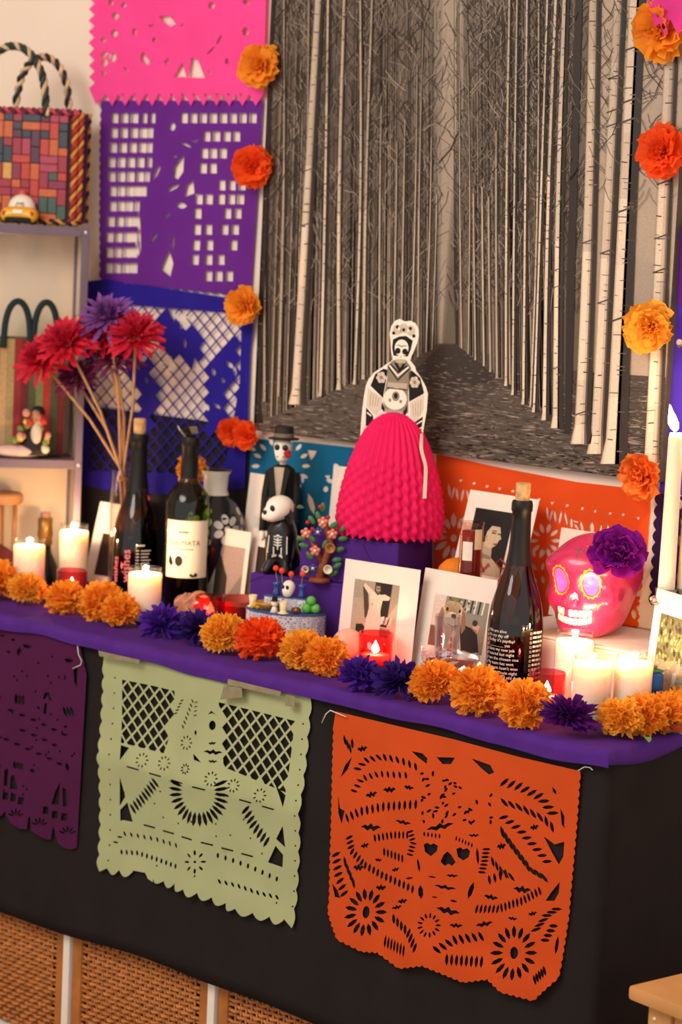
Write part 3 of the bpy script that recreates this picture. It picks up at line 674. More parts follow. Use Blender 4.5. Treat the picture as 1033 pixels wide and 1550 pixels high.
tag(cut_paper('cut_paper', out, T, S, 0.4265, lambda x, z: 0.0035 + 0.004 * (1 + noise2(x, z, 4)) * .5, tissue('blue_tissue', '#2b1f93')), 'royal blue cut paper with a diamond net behind the red dried flowers', 'papel picado', 'cut papers on the wall')
# teal one under the picture
S = sheet('wall', 340, 620, 0.3485); T = []
T += sunburst(240, 245, 115, 40, 17, 16, kx=.95) + [[(355, 175), (398, 180), (385, 205), (370, 222)], [(430, 285), (455, 285), (452, 300), (440, 300)], leaf(455, 310, 40, 18, .3), leaf(435, 345, 30, 22, 1.5), leaf(372, 410, 100, 24, 1.3), leaf(335, 300, 46, 12, 1.5), leaf(520, 330, 60, 18, 1.2), leaf(480, 240, 26, 12, .2), leaf(115, 170, 40, 16, .4), leaf(560, 300, 80, 18, 1.4), leaf(300, 470, 60, 20, .7), leaf(420, 520, 60, 20, 2)]
out = [(98, 125), (330, 140), (640, 175), (900, 205), (900, 760), (90, 660)]
tag(cut_paper('cut_paper', out, T, S, 0.4292, wrp(1, 1, .0014, .0004), tissue('teal_tissue', '#1a6f98')), 'teal cut paper under the picture behind the suited skeleton figure', 'papel picado', 'cut papers on the wall')
# orange one under the picture, right
S = sheet('wall', 640, 680, 0.3291); T = []
for i, (x, y) in enumerate([(172, 142), (232, 156), (292, 170), (350, 180), (410, 192), (530, 230), (592, 246), (660, 258), (730, 272), (790, 284), (858, 294), (918, 300), (988, 316)]): T.append(oval(x, y, 9, 7, 7) if i % 3 else [(x - 9, y - 7), (x, y - 4), (x + 9, y - 7), (x + 6, y + 4), (x, y + 9), (x - 6, y + 4)])
for x0 in (115, 565):
    dy = 20 + (x0 - 115) * .23
    for q in [leaf(x0 + 5, 170 + dy, 70, 11, 1.45), leaf(x0 + 22, 180 + dy, 70, 9, 1.8), leaf(x0 + 40, 185 + dy, 64, 11, 1.45), leaf(x0 + 64, 190 + dy, 74, 12, 1.75), leaf(x0 + 90, 196 + dy, 74, 11, 1.35)]: T.append(q)
for q in [leaf(680, 340, 60, 13, 1.5), leaf(700, 332, 30, 9, .3), leaf(703, 356, 40, 10, .9), leaf(728, 356, 60, 14, 1.3), leaf(775, 362, 62, 20, 1.5), leaf(815, 368, 60, 12, 1.7), leaf(850, 370, 60, 14, 1.4), leaf(885, 372, 60, 12, 1.7)]: T.append(q)
T += sunburst(140, 405, 78, 70, 24, 12, kx=.85) + [oval(140, 408, 15, 18)]
T += sunburst(560, 420, 60, 50, 18, 10, kx=.85) + sunburst(880, 520, 70, 60, 20, 12, kx=.85) + sunburst(960, 700, 60, 50, 22, 9, kx=.85)
for i in range(12): T.append(leaf(430 + 40 * (i % 4), 480 + 60 * (i // 4), 40, 14, i * .7))
out = [(60, 22), (330, 80), (700, 150), (1050, 190), (1030, 470)] + wavy_edge((1010, 540), (975, 895), 10, 9) + wavy_edge((975, 895), (40, 700), 18, 9) + [(40, 690), (55, 300)]
tag(cut_paper('cut_paper', out, T, S, 0.4292, wrp(1, 1, .0014, .0004), tissue('flame_tissue', '#f4591f')), 'bright orange cut paper under the picture behind the pink skull', 'papel picado', 'cut papers on the wall')
# right column (only their left edges are in view)
S = sheet('wall'); T = [oval(1030, 520, 5, 7), oval(1052, 560, 6, 8), leaf(1040, 600, 20, 8, 1.2), leaf(1070, 640, 24, 9, .7)]
out = [(1016, 452), (1140, 475), (1130, 760), (1000, 745), (1008, 600)]
tag(cut_paper('cut_paper', out, T, S, 0.4265, wrp(1, 1, .003, .001), tissue('violet_tissue', '#4a2fb0')), 'blue violet cut paper right of the picture behind the tall lit taper', 'papel picado', 'cut papers on the wall')
T = []
for k in range(5): T += [leaf(1032 + (k % 2) * 6, 762 + 28 * k, 18, 8, 1.4), leaf(1052, 775 + 28 * k, 20, 9, .8)]
out = wavy_edge((1000, 742), (990, 745), 1, 0.1) + [(1120, 765), (1105, 930), (1045, 925)] + wavy_edge((990, 915), (1000, 745), 9, 5)
tag(cut_paper('cut_paper', out, T, S, 0.4265, wrp(1, 1, .003, .0045), tissue('night_purple_tissue', '#2c1140')), 'dark purple cut paper with scalloped edge at the foot of the tall taper', 'papel picado', 'cut papers on the wall')
T = []
out = wavy_edge((1095, 340), (1140, 345), 1, 2) + [(1140, 440), (1040, 470)] + wavy_edge((1022, 452), (1032, 340), 7, 5)
tag(cut_paper('cut_paper', out, T, S, 0.4245, wrp(1, 1, .003, .002), tissue('plum_tissue', '#5b2080')), 'plum purple cut paper peeping past the right side of the picture', 'papel picado', 'cut papers on the wall')
S = sheet('picture'); T = [oval(1022, 25, 4, 6), oval(1030, 44, 3, 5), oval(1012, 8, 3, 4)]
out = [(1002, -60), (1110, -60), (1100, 62), (1060, 40), (1052, 58), (1040, 34), (1033, 62), (1024, 40), (1016, 46), (1012, 26), (1006, 10)]
tag(cut_paper('cut_paper', out, T, S, 0.368, wrp(1, 1, .004, .0), mat('magenta_tissue', '#e83f9b', 0.75, translucent=.4)), 'magenta cut paper corner hanging over the top right flower', 'papel picado', 'cut papers on the wall')
# ================================================================== tissue flowers
def petal_grid(mb, base, d, side, w, l, nu, nv, rng, jag=0.25, curl=0.25, wave=0.15, col=None, cup=0.0):
    """one crumpled petal from base along d, spread along side"""
    d = Vector(d).normalized(); side = Vector(side); side = (side - d * side.dot(d)).normalized(); nrm = d.cross(side)
    vs = []; ph = rng.uniform(0, 6.28); kk = rng.uniform(2.0, 4.5)
    for j in range(nv + 1):
        t = j / nv
        for i in range(nu + 1):
            u = 2 * i / nu - 1; ww = w * (0.35 + 0.65 * math.sin(min(1.0, t * 1.05) * PI / 2)) * 0.5
            ll = l * t * (1 + (rng.uniform(-jag, jag) if j == nv else 0) - 0.18 * u * u * t)
            h = curl * l * t * t + wave * w * math.sin(ph + kk * u * 2) * t - cup * w * u * u * t
            vs.append(Vector(base) + d * ll + side * (u * ww) + nrm * h)
    fs = [(j * (nu + 1) + i, j * (nu + 1) + i + 1, (j + 1) * (nu + 1) + i + 1, (j + 1) * (nu + 1) + i) for j in range(nv) for i in range(nu)]
    mb.add(vs, fs, col)
def pompom(r, n, rng, wf=.42, lf=.62, tmax=2.0, nu=3, nv=2, jag=.3, wave=.16, sz=0.85, curl=.2, lo=0, hi=1):
    """ruffled ball of petals, opening towards +z"""
    mb = MB()
    for i in range(n):
        f = lo + (hi - lo) * (i + .5) / n; th = tmax * math.sqrt(f) if tmax < 1.8 else math.acos(1 - f * (1 - math.cos(tmax))); ph = i * 2.39996 + rng.uniform(-.25, .25)
        d = Vector((math.sin(th) * math.cos(ph), math.sin(th) * math.sin(ph), math.cos(th) * sz)); d += Vector((rng.uniform(-.2, .2), rng.uniform(-.2, .2), rng.uniform(-.2, .2)))
        sd = Vector((rng.uniform(-1, 1), rng.uniform(-1, 1), rng.uniform(-1, 1)))
        petal_grid(mb, d.normalized() * r * (1 - lf) * rng.uniform(.75, 1.1), d, sd, r * wf * rng.uniform(.8, 1.2), r * lf * rng.uniform(.85, 1.1), nu, nv, rng, jag, curl * rng.uniform(-1.2, 1.2), wave)
    return mb
def flat_flower(r, rng, n=42, lo=0.0, hi=1.0):
    """tissue carnation lying open: broad wavy petals, facing +z"""
    mb = MB()
    for i in range(n):
        f = lo + (hi - lo) * (i + .5) / n; ph = i * 2.39996; th = 0.15 + 1.45 * f ** .8
        d = Vector((math.sin(th) * math.cos(ph), math.sin(th) * math.sin(ph), math.cos(th)))
        sd = Vector((-math.sin(ph), math.cos(ph), rng.uniform(-.5, .5))) + Vector((rng.uniform(-.5, .5), rng.uniform(-.5, .5), 0))
        petal_grid(mb, d * r * .12 + Vector((0, 0, (1 - f) * r * .1)), d, sd, r * (.45 + .55 * f), r * (.62 + .34 * f) * rng.uniform(.9, 1.08), 6, 4, rng, .1, rng.uniform(-.1, .35), .13)
    return mb
cr = {'marigold': tissue('marigold_tissue', '#ffa634', .42), 'amber': tissue('amber_tissue', '#ffb53c', .42), 'flame': tissue('flame_flower_tissue', '#ff6226', .42), 'peach': tissue('peach_tissue', '#ff8636', .35), 'violet': tissue('violet_flower_tissue', '#4c2190', .2), 'deep': tissue('deep_violet_tissue', '#351a6d', .2), 'plum': tissue('plum_flower_tissue', '#5a1673', .2), 'magenta': tissue('magenta_flower_tissue', '#8e1590', .25)}
rf = random.Random(21)
def wall_flower(x, z, r, c, label, tilt=(0, 0), y=0.396, sx=1.0):
    o = root('tissue_flower', label, 'paper flower', (x, y, z), (PI / 2 + tilt[0], 0, tilt[1]), 'tissue flowers around the picture'); o.scale = (sx, 1, 1)
    flat_flower(r, rf, 26, .45, 1.0).build('outer_petals', cr[c], o, True); flat_flower(r * .72, rf, 22, 0, .6).build('inner_petals', cr[c], o, True)
    return o
wf = [(-1.080, 1.747, .040, 'marigold', 'orange tissue flower on the top left edge of the forest picture, over the pink paper'), (-1.088, 1.573, .038, 'flame', 'red orange tissue flower beside the purple cut paper on the left picture edge'), (-1.094, 1.325, .036, 'marigold', 'orange tissue flower at the top right corner of the blue cut paper'), (-1.112, 1.098, .028, 'flame', 'red orange tissue flower at the lower left corner of the picture, left of a pair'), (-1.078, 1.094, .025, 'flame', 'smaller red orange tissue flower touching the picture corner, right of a pair'),
      (-0.239, 1.794, .046, 'marigold', 'orange tissue flower under the magenta paper at the top right of the picture'), (-0.222, 1.609, .042, 'flame', 'round red orange tissue flower on the right side of the picture'), (-0.226, 1.343, .041, 'amber', 'yellow orange tissue flower right of the picture above the taper flame'), (-0.224, 1.114, .038, 'peach', 'peach orange tissue flower at the lower right corner of the picture')]
for x, z, r, c, lb in wf: wall_flower(x, z, r, c, lb, (rf.uniform(-.15, .25), rf.uniform(-.1, .5)), y=0.392)
o = root('tissue_flower', 'orange tissue flower standing in the black and white vase', 'paper flower', (-1.170, 0.352, 1.028), (PI / 2 + .3, 0, .3)); flat_flower(.030, rf, 26, .3, 1).build('outer_petals', cr['marigold'], o, True); flat_flower(.021, rf, 18, 0, .6).build('inner_petals', cr['marigold'], o, True)
MB().tube([(0, 0, 0), (0.002, -0.03, -0.012), (0.004, -.045, -.012)], .0015, 5).build('stem', mat('stem_green', '#5c6b35', .7), o)

tableflowers = [(-1.395, .088, .040, 'marigold', 'orange marigold at the far left end of the row, before the left jar candle'), (-1.318, .095, .033, 'amber', 'orange marigold with long petals left of the pink lit votive'), (-1.208, .088, .034, 'marigold', 'orange marigold in front of the pink lit votive glass'), (-1.128, .098, .038, 'marigold', 'round orange marigold in front of the dark lettered bottle'), (-1.062, .082, .032, 'marigold', 'orange marigold before the lit jar candle near the green bottle'),
                (-0.790, .058, .037, 'amber', 'yellow orange marigold right after the violet flowers, at the left of the miniature altar'), (-0.722, .072, .039, 'flame', 'red orange marigold in front of the miniature altar'), (-0.620, .062, .036, 'amber', 'yellow orange marigold right of the red orange one'), (-0.568, .060, .034, 'marigold', 'orange marigold touching the violet flowers, below the woman photo'),
                (-0.336, .040, .036, 'marigold', 'orange marigold leaning by the wrapped candy, below the dog photo'), (-0.244, .030, .040, 'marigold', 'round orange marigold at the foot of the big lettered bottle'), (-0.152, .020, .037, 'marigold', 'orange marigold in front of the bright red votive'), (-0.022, .072, .032, 'amber', 'yellow orange marigold at the table corner right of the plum flower'), (-0.012, .114, .033, 'marigold', 'orange marigold on the right table edge above the fallen green leaf'), (-0.002, .152, .033, 'marigold', 'orange marigold on the right table edge beside the red bud'), (-0.006, .200, .032, 'amber', 'orange marigold furthest back on the right table edge')]
pm = [pompom(1.0, 420, random.Random(40 + k), wf=.30, lf=.42, jag=.35, wave=.25).ball((0, 0, 0), (.62, .62, .52), 14, 10) for k in range(4)]; pmesh = {}
for i, (x, y, r, c, lb) in enumerate(tableflowers):
    key = (i % 4, c)
    if key not in pmesh: me = pm[i % 4].mesh('marigold'); me.materials.append(cr[c]); me.polygons.foreach_set('use_smooth', [True] * len(me.polygons)); pmesh[key] = me
    o = tag(bpy.data.objects.new('marigold', pmesh[key]), lb, 'paper flower', 'marigolds along the table edge'); COL.objects.link(o)
    o.location = (x, y, TOP + r * .78); o.scale = (r * 1.06, r * .96, r * .9); o.rotation_euler = (rf.uniform(.2, .9), rf.uniform(-.3, .3), rf.uniform(0, .8))
fr = [pompom(1.0, 150, random.Random(60 + k), wf=.34, lf=.7, jag=.5, nu=2, wave=.3).ball((0, 0, 0), (.34, .34, .30), 12, 8) for k in range(3)]; fmesh = {}
for i, (x, y, r, c, lb) in enumerate([(-0.955, .080, .032, 'violet', 'violet tissue flower with cut square petals right of the lit jar candle'), (-0.872, .084, .034, 'deep', 'dark violet tissue flower in front of the unlit red votive'), (-0.462, .018, .030, 'violet', 'violet fringed flower in front of the middle red votive'), (-0.393, .028, .034, 'deep', 'dark violet flower between the middle votive and the leaning marigold'), (-0.075, .022, .037, 'plum', 'plum fringed flower at the table corner below the two front jar candles')]):
    me = fr[i % 3].mesh('fringed_flower'); me.materials.append(cr[c]); me.polygons.foreach_set('use_smooth', [True] * len(me.polygons))
    o = tag(bpy.data.objects.new('fringed_flower', me), lb, 'paper flower', 'violet flowers along the table edge'); COL.objects.link(o)
    o.location = (x, y, TOP + r * .68); o.scale = (r * 1.12, r, r * .82); o.rotation_euler = (rf.uniform(.1, .7), rf.uniform(-.3, .3), rf.uniform(0, 2))
leafm = mat('leaf_green', '#6d8a45', .6, .2, 40)
def leafshape(l, w, thick=.0012, fold=.25):
    mb = MB(); n = 8; vs = []
    for i in range(n + 1):
        t = i / n; ww = w / 2 * math.sin(PI * t) ** .75; z = .12 * l * math.sin(PI * t)
        vs += [(l * t, -ww, z + fold * ww), (l * t, 0, z), (l * t, ww, z + fold * ww)]
    fs = []
    for i in range(n): a = 3 * i; fs += [(a, a + 3, a + 4, a + 1), (a + 1, a + 4, a + 5, a + 2)]
    return mb.add(vs, fs)
for x, y, a, l, lb in [(0.006, .085, .25, .034, 'single green leaf lying on the purple cloth at the table corner'), (0.014, .130, 1.0, .038, 'green leaf under the marigolds on the right table edge, beside the red bud')]:
    o = leafshape(l, l * .42).build('leaf', leafm, None, True); tag(o, lb, 'leaf'); o.location = (x, y, TOP + .002); o.rotation_euler = (-.25, 0, a - .9)
o = root('flower_bud', 'small red bud with green leaves on the right table edge', 'flower', (0.020, .150, TOP + .001))
MB().ball((0, 0, .010), (.010, .012, .009), 10, 7).build('bud', mat('bud_red', '#b5391d', .6), o, True)
for k in range(4):
    q = leafshape(.024, .013).build('leaf', leafm, o, True); q.rotation_euler = (0, -.5, k * 1.57 + .3); q.location = (0, 0, .005)

# ================================================================== candles
waxm = mat('candle_wax', '#f6ead6', 0.5, 0.02, 20, spec=0.4, sss=1.0); MATS['candle_wax'].node_tree.nodes['Principled BSDF'].inputs['Subsurface Scale'].default_value = 0.03
clear = glass('clear_glass', (0.97, 0.97, 0.95)); flamem = emis('flame', '#ffd9a0', 60.0); wickm = mat('wick', '#2a1c12', .9)
poolm = emis('molten_wax_glow', '#ffe6c4', 6.0)  # emission put into the wax pool, standing in for flame light on it
def flame_light(parent, z, power, col=(1.0, .62, .30), x=0, y=0, rad=.006):
    d = bpy.data.lights.new('flame_light', 'POINT'); d.energy = power; d.color = col; d.shadow_soft_size = rad
    o = bpy.data.objects.new('flame_light', d); COL.objects.link(o); o.parent = parent; o.location = (x, y, z); return o
def flame_mesh(mb, x, y, z, h=.016, r=.0038, lean=(0, 0)):
    prof = [(0.0002, 0), (r * .7, h * .12), (r, h * .3), (r * .8, h * .52), (r * .42, h * .76), (r * .08, h)]
    n = 8; vs = []; fs = []
    for j, (rr, zz) in enumerate(prof):
        for i in range(n): a = 2 * PI * i / n; vs.append((x + rr * math.cos(a) + lean[0] * zz, y + rr * math.sin(a) + lean[1] * zz, z + zz))
    for j in range(len(prof) - 1):
        for i in range(n): fs.append((j * n + i, j * n + (i + 1) % n, (j + 1) * n + (i + 1) % n, (j + 1) * n + i))
    mb.add(vs, fs)
def jar_candle(x, y, r, h, label, power=1.0, z=TOP + .0015):
    o = root('jar_candle', label, 'candle', (x, y, z), group='white jar candles')
    MB().lathe([(0.0, .0), (r - .003, 0), (r, .003), (r, h * .86), (r * .97, h * .90), (r * .90, h * .925), (r * .90, h * .97), (r * .93, h * .985), (r * .93, h), (r * .91, h), (r * .885, h * .97), (r * .885, h * .93)], 32).build('glass_jar', clear, o, True)
    wh = h * .885
    MB().lathe([(0, .002), (r * .955, .002), (r * .965, .006), (r * .965, h * .85), (r * .93, wh), (r * .82, wh - .001), (r * .55, wh - .004), (0, wh - .005)], 32).build('wax', waxm, o, True)
    MB().lathe([(r * .80, wh - .0008), (r * .5, wh - .0034), (0, wh - .0044)], 24).build('molten_pool_glow', poolm, o, True)
    MB().tube([(0, 0, wh - .006), (.0004, 0, wh + .004)], .0008, 5).build('wick', wickm, o)
    fm = MB(); flame_mesh(fm, 0, 0, wh + .001, .012, .0042); fm.build('flame', flamem, o, True)
    flame_light(o, wh + .010, power)
    return o
jar_candle(-1.400, .168, .0295, .100, 'lit white jar candle furthest left, behind the first marigolds', 1.0)
jar_candle(-1.415, .290, .0280, .118, 'taller lit white jar candle behind the pink votive at the left', 1.0)
jar_candle(-1.074, .150, .0300, .093, 'lit white jar candle between the lettered bottle and the violet flowers', 1.0)
jar_candle(-0.195, .196, .0295, .109, 'lit white jar candle directly below the teeth of the pink skull', .55)
jar_candle(-0.108, .120, .0290, .096, 'lit white jar candle in front, left of the right-hand pair', 1.0)
jar_candle(-0.068, .168, .0285, .098, 'lit white jar candle in front, right of the right-hand pair', .7)
def votive(x, y, r, h, label, tint, power, lit=True):
    o = root('votive_candle', label, 'candle', (x, y, TOP + .0015), group='red glass votives')
    g = glass('votive_' + label[:12].replace(' ', '_'), tint, .9, .04)
    MB().lathe([(0, 0), (r * .92, 0), (r * .97, .003), (r, h), (r - .002, h), (r * .93, .006), (0, .006)], 32).build('glass_cup', g, o, True)
    MB().lathe([(0, .0065), (r * .84, .0065), (r * .86, .022), (0, .021)], 24).build('tealight', waxm, o, True)
    MB().tube([(0, 0, .020), (0, 0, .0265)], .0007, 5).build('wick', wickm, o)
    if lit:
        fm = MB(); flame_mesh(fm, 0, 0, .0235, .021, .0068); fm.build('flame', flamem, o, True); flame_light(o, .034, power, (1, .60, .34), rad=.008)
    return o
votive(-1.286, .172, .0280, .058, 'pink glass votive with a bright flame at the left, behind a marigold', (.97, .42, .46), .35)
votive(-0.955, .192, .0260, .056, 'deep red glass votive beside the brown bread, glowing faintly', (.80, .07, .06), .10)
votive(-0.552, .158, .0275, .057, 'red glass votive burning in front of the woman photo', (.95, .32, .34), .40)
votive(-0.188, .122, .0270, .058, 'pink red glass votive burning at the foot of the big lettered bottle', (.97, .40, .46), .45)
# tall tapers
tp = mat('taper_wax', '#f7e6c8', .45, .02, 20, sss=.8); pewter = mat('pewter', '#8d8276', .35, .1, 40, metal=.7); tf = emis('taper_flame', '#ffe6c8', 40.0); beadm = mat('bead_glass', '#c99a9a', .25)
def taper(x, y, label, lean, beads=True):
    o = root('taper_candle', label, 'candle', (x, y, TOP + .0015))
    MB().lathe([(0, .165), (.0125, .165), (.0128, .175), (.0118, .30), (.0112, .405), (.0095, .413), (0, .412)], 20).build('taper', tp, o, True)
    MB().lathe([(0, 0), (.0150, 0), (.0155, .004), (.013, .009), (.010, .018), (.007, .05), (.0105, .07), (.0065, .09), (.0065, .135), (.013, .150), (.022, .158), (.0225, .161), (.0155, .163), (.0165, .180), (.0145, .180), (.0135, .165)], 24).build('holder', pewter, o, True)
    for k in range(10):
        a = k * PI / 5; MB().ball((.0205 * math.cos(a), .0205 * math.sin(a), .1635), .0035, 6, 5).build('bead', beadm, o, True)
    MB().tube([(0, 0, .41), (-.001, 0, .419)], .0009, 5).build('wick', wickm, o)
    fm = MB(); flame_mesh(fm, -.002, 0, .414, .040, .0080, lean); fm.build('flame', tf, o, True)
    flame_light(o, .440, .8, (1, .66, .36), rad=.01)
taper(-0.098, .285, 'tall lit ivory taper standing behind the right-hand photo', (-.25, -.1))
taper(-0.082, .312, 'second ivory taper just past the right edge, only its flame in view', (-.35, -.25))
# ================================================================== bottles
cork = mat('cork', '#c79a66', .85, .3, 120); foil = mat('black_foil', '#100d0b', .45, .1, 40, spec=.3)
ink_w = mat('white_ink', '#e9ddcf', .6, .02); ink_p = mat('pink_ink', '#e48a90', .6, .02); winem = mat('red_wine', '#120406', .12, .05, 10, spec=.5)
def cyl_text(mb, body, size, r, phi, z, vertical=False, align='LEFT'):
    v, f = text2d(body, size, align); n = []
    for a, b in v:
        if vertical: a, b = -b, a
        p = phi + a / r; n.append((r * math.cos(p), r * math.sin(p), z + b))
    mb.add(n, f)
BURG = [(0, .004), (.030, .0), (.0395, .0), (.0425, .004), (.0427, .095), (.0418, .110), (.0385, .134), (.0325, .155), (.0255, .174), (.0195, .195), (.0162, .215), (.0148, .235), (.0140, .262), (.0140, .276), (.0156, .278), (.0156, .288), (.0142, .293), (.0105, .293), (.0105, .28)]
def wine_bottle(name, x, y, label, prof, tint, liquid, foilz, corkh, top):
    o = root(name, label, 'bottle', (x, y, TOP + .0015))
    MB().lathe(prof, 48).build('glass', glass(name + '_glass', tint, .9, .03, 1.5), o, True, 60)
    ins = [(max(0, r - .0022), z + .004) for r, z in prof if z < liquid]; rr = ins[-1][0]
    ins[0] = (0, ins[0][1]); ins += [(rr * .985, liquid), (0, liquid)]
    MB().lathe(ins, 40).build('wine', winem, o, True, 50)
    fp = [(r + .0007, z) for r, z in prof if foilz <= z <= top and r > .012]; fp.append((0.0108, top + .0006)); MB().lathe(fp, 32).build('foil_capsule', foil, o, True, 40)
    if corkh: MB().lathe([(0, top - .02), (.0100, top - .02), (.0102, top), (.0112, top + .004), (.0114, top + corkh - .002), (.0105, top + corkh), (0, top + corkh)], 20).build('cork', cork, o, True, 40)
    return o
bo = wine_bottle('lettered_bottle', -0.310, .200, 'large dark wine bottle with printed white lettering and a cork, beside the dog photo', BURG, (.30, .17, .06), .108, .19, .027, .293)
lines = ["We are alive", "It's my day off", "Today it's payday!", "I ________ yes", "I love my new job", "I scored last night", "I am the chosen one", "My team has won", "My team hasn't won", "A Dirty Movie night", "For the good old days", "You said \"bring wine\"", "It's our Anniversary", "For no reason at all"]
phi0 = math.radians(-53.4); mb = MB(); RR = .0432
for i, t in enumerate(lines): cyl_text(mb, t, .0066, RR, phi0 - 1.08, .0945 - i * .0070)
mb.build('lettering', ink_w, bo)
mb = MB()
for i in range(14):
    z = .0935 - i * .0070
    for ph in (phi0 - 1.22, phi0 + .57):
        for a, b, c, d in ((0, 0, .0034, .0005), (0, .0029, .0034, .0034), (0, 0, .0005, .0034), (.0029, 0, .0034, .0034)):
            mb.add([(RR * math.cos(ph + u / RR), RR * math.sin(ph + u / RR), z + w_) for u, w_ in ((a, b), (c, b), (c, d), (a, d))], [(0, 1, 2, 3)])
mb.build('check_boxes', ink_w, bo)
mb = MB(); rb = random.Random(8)
def bar(mb, r, p0, l, z, h):
    k = 3; mb.add([(r * math.cos(p0 + l / r * i / k), r * math.sin(p0 + l / r * i / k), zz) for i in range(k + 1) for zz in (z, z + h)], [(2 * i, 2 * i + 2, 2 * i + 3, 2 * i + 1) for i in range(k)])
for i in range(14):
    a = 0
    for w_ in range(3): l = rb.uniform(.004, .009); bar(mb, RR, phi0 + .70 + a / RR, l, .0945 - i * .0070, .0032); a += l + .0016
mb.build('small_print', ink_w, bo)
mb = MB(); cyl_text(mb, 'wishes', .0135, RR, phi0 - 1.36, .022, True); mb.build('lettering', ink_p, bo)
bl = wine_bottle('lettered_bottle', -1.258, .300, 'dark wine bottle with a cork and large sideways pink lettering, at the left', [(r * 1.0, z * 1.03) for r, z in BURG], (.16, .09, .05), .118, .20, .028, .3018)
phL = math.atan2(-2.585 - .300, 1.763 + 1.258); RR2 = .0433
mb = MB(); cyl_text(mb, 'wishes', .0225, RR2, phL - .22, .034, True); cyl_text(mb, 'wishes', .0185, RR2, phL - .80, .030, True); mb.build('lettering', ink_p, bl)
mb = MB()
bar(mb, RR2, phL + .02, .016, .101, .0022)
for i in range(9):
    for a, l in ((.02, .006), (.24, .020 - .003 * (i % 3))):
        z = .092 - i * .0058; p0 = phL + a; p1 = p0 + l / RR2
        mb.add([(RR2 * math.cos(p), RR2 * math.sin(p), zz) for p, zz in ((p0, z), ((p0 + p1) / 2, z), (p1, z), (p1, z + .0014), ((p0 + p1) / 2, z + .0014), (p0, z + .0014))], [(0, 1, 4, 5), (1, 2, 3, 4)])
mb.build('small_print', ink_w, bl)
BORD = [(0, .006), (.028, .0), (.0375, .0), (.0402, .004), (.0405, .185), (.0395, .196), (.0350, .210), (.0260, .222), (.0180, .230), (.0152, .238), (.0145, .262), (.0143, .292), (.0158, .294), (.0158, .306), (.0145, .311), (.0105, .311), (.0105, .30)]
bg_ = wine_bottle('green_wine_bottle', -1.108, .282, 'green wine bottle with a cream label and opened foil top', BORD, (.36, .42, .10), .074, .236, 0, .311)
phG = math.atan2(-2.585 - .282, 1.763 + 1.108); RG = .0409
lab = MB(); n = 24; zt, zb = .166, .064
vs = [(RG * math.cos(phG - 1.02 + 2.1 * i / n), RG * math.sin(phG - 1.02 + 2.1 * i / n), z) for i in range(n + 1) for z in (zb, zt)]
lab.add(vs, [(2 * i, 2 * i + 2, 2 * i + 3, 2 * i + 1) for i in range(n)]); lo = lab.build('paper_label', mat('label_paper', '#efe2c8', .7, .03), bg_, True)
mb = MB(); R3 = RG + .0003; [bar(mb, R3, phG - .36 + k * .085, .0026, .144, .0032) for k in range(5)]; cyl_text(mb, 'DALMATA', .0125, R3, phG - .80, .122)
mb.build('lettering', mat('label_ink', '#4a3d30', .7), lo)
mb = MB()
for p0, p1, z in ((-.58, .30, .1145),):
    mb.add([(R3 * math.cos(phG + p0 + (p1 - p0) * i / 6), R3 * math.sin(phG + p0 + (p1 - p0) * i / 6), z + k) for i in range(7) for k in (0, .0014)], [(2 * i, 2 * i + 2, 2 * i + 3, 2 * i + 1) for i in range(6)])
def cyl_poly(mb, pts, r, ph): mb.add([(r * math.cos(ph + a / r), r * math.sin(ph + a / r), z) for a, z in pts], [tuple(range(len(pts)))])
cyl_poly(mb, [(a, z) for a, z in oval(-.0135, .094, .0075, .0095, 14)], R3, phG); cyl_poly(mb, [(-.0138, .086), (-.0130, .086), (-.0126, .068), (-.0134, .068)], R3, phG)
cyl_poly(mb, [(-.032, .104), (-.027, .098), (-.024, .088), (-.030, .084), (-.035, .092)], R3, phG); cyl_poly(mb, [(a, z) for a, z in oval(-.003, .101, .0011, .0015, 6)], R3, phG)
cyl_poly(mb, [(.006, .068), (.009, .073), (.013, .069), (.018, .074), (.022, .071), (.021, .066), (.012, .065)], R3, phG)
mb.build('label_drawing', mat('label_black', '#1d1712', .7), lo)
# torn foil and small clip on its mouth
fl = MB(); fl.tube([(-.004, -.006, .309), (-.013, -.014, .322), (-.018, -.016, .330)], [.0022, .0022, .001], 5); fl.add([(-.010, -.008, .316), (.006, -.012, .330), (.010, .004, .331), (-.002, .010, .315)], [(0, 1, 2, 3)]); fl.add([(.006, -.012, .330), (.012, -.010, .318), (.013, .006, .318), (.010, .004, .331)], [(0, 1, 2, 3)])
fl.build('torn_foil', mat('silver_foil', '#b9ad9c', .25, .1, 50, metal=.9), bg_)
# ================================================================== purple boxes and white block
pwrap = mat('purple_wrap', '#4a2079', .75, .1, 20, spec=.2, bump=.1, bscale=60)
def wrapped_box(name, label, fl, rz, w, d, z0, z1):
    o = root(name, label, 'box', (fl[0], fl[1], z0), (0, 0, rz)); h = z1 - z0
    MB().box(0, w, 0, d, 0, h, .003).build('wrapped_body', pwrap, o)
    c, s = .0012, .0006
    MB().prism([(w * .62, h - .002), (w * .62 + .030, .03), (w * .62 + .012, .028)], -.0016, -.0002).build('paper_fold', mat('purple_wrap_fold', '#41196c', .75), o)
    MB().prism([(0.001, h - .012), (.024, h - .0012), (w - .002, h - .0012), (w - .002, h - .004), (.026, h - .004), (0.001, h - .016)], -.0012, -.0002).build('paper_crease', pwrap, o)
    return o
wrapped_box('gift_box', 'wide purple paper-wrapped box, lower step, with the skeleton dog on it', (-.893, .222), math.radians(12), .305, .150, TOP + .0012, .884)
wrapped_box('gift_box', 'smaller purple paper-wrapped box, upper step, under the pink paper skirt', (-.806, .250), math.radians(13), .185, .128, .8845, .962)
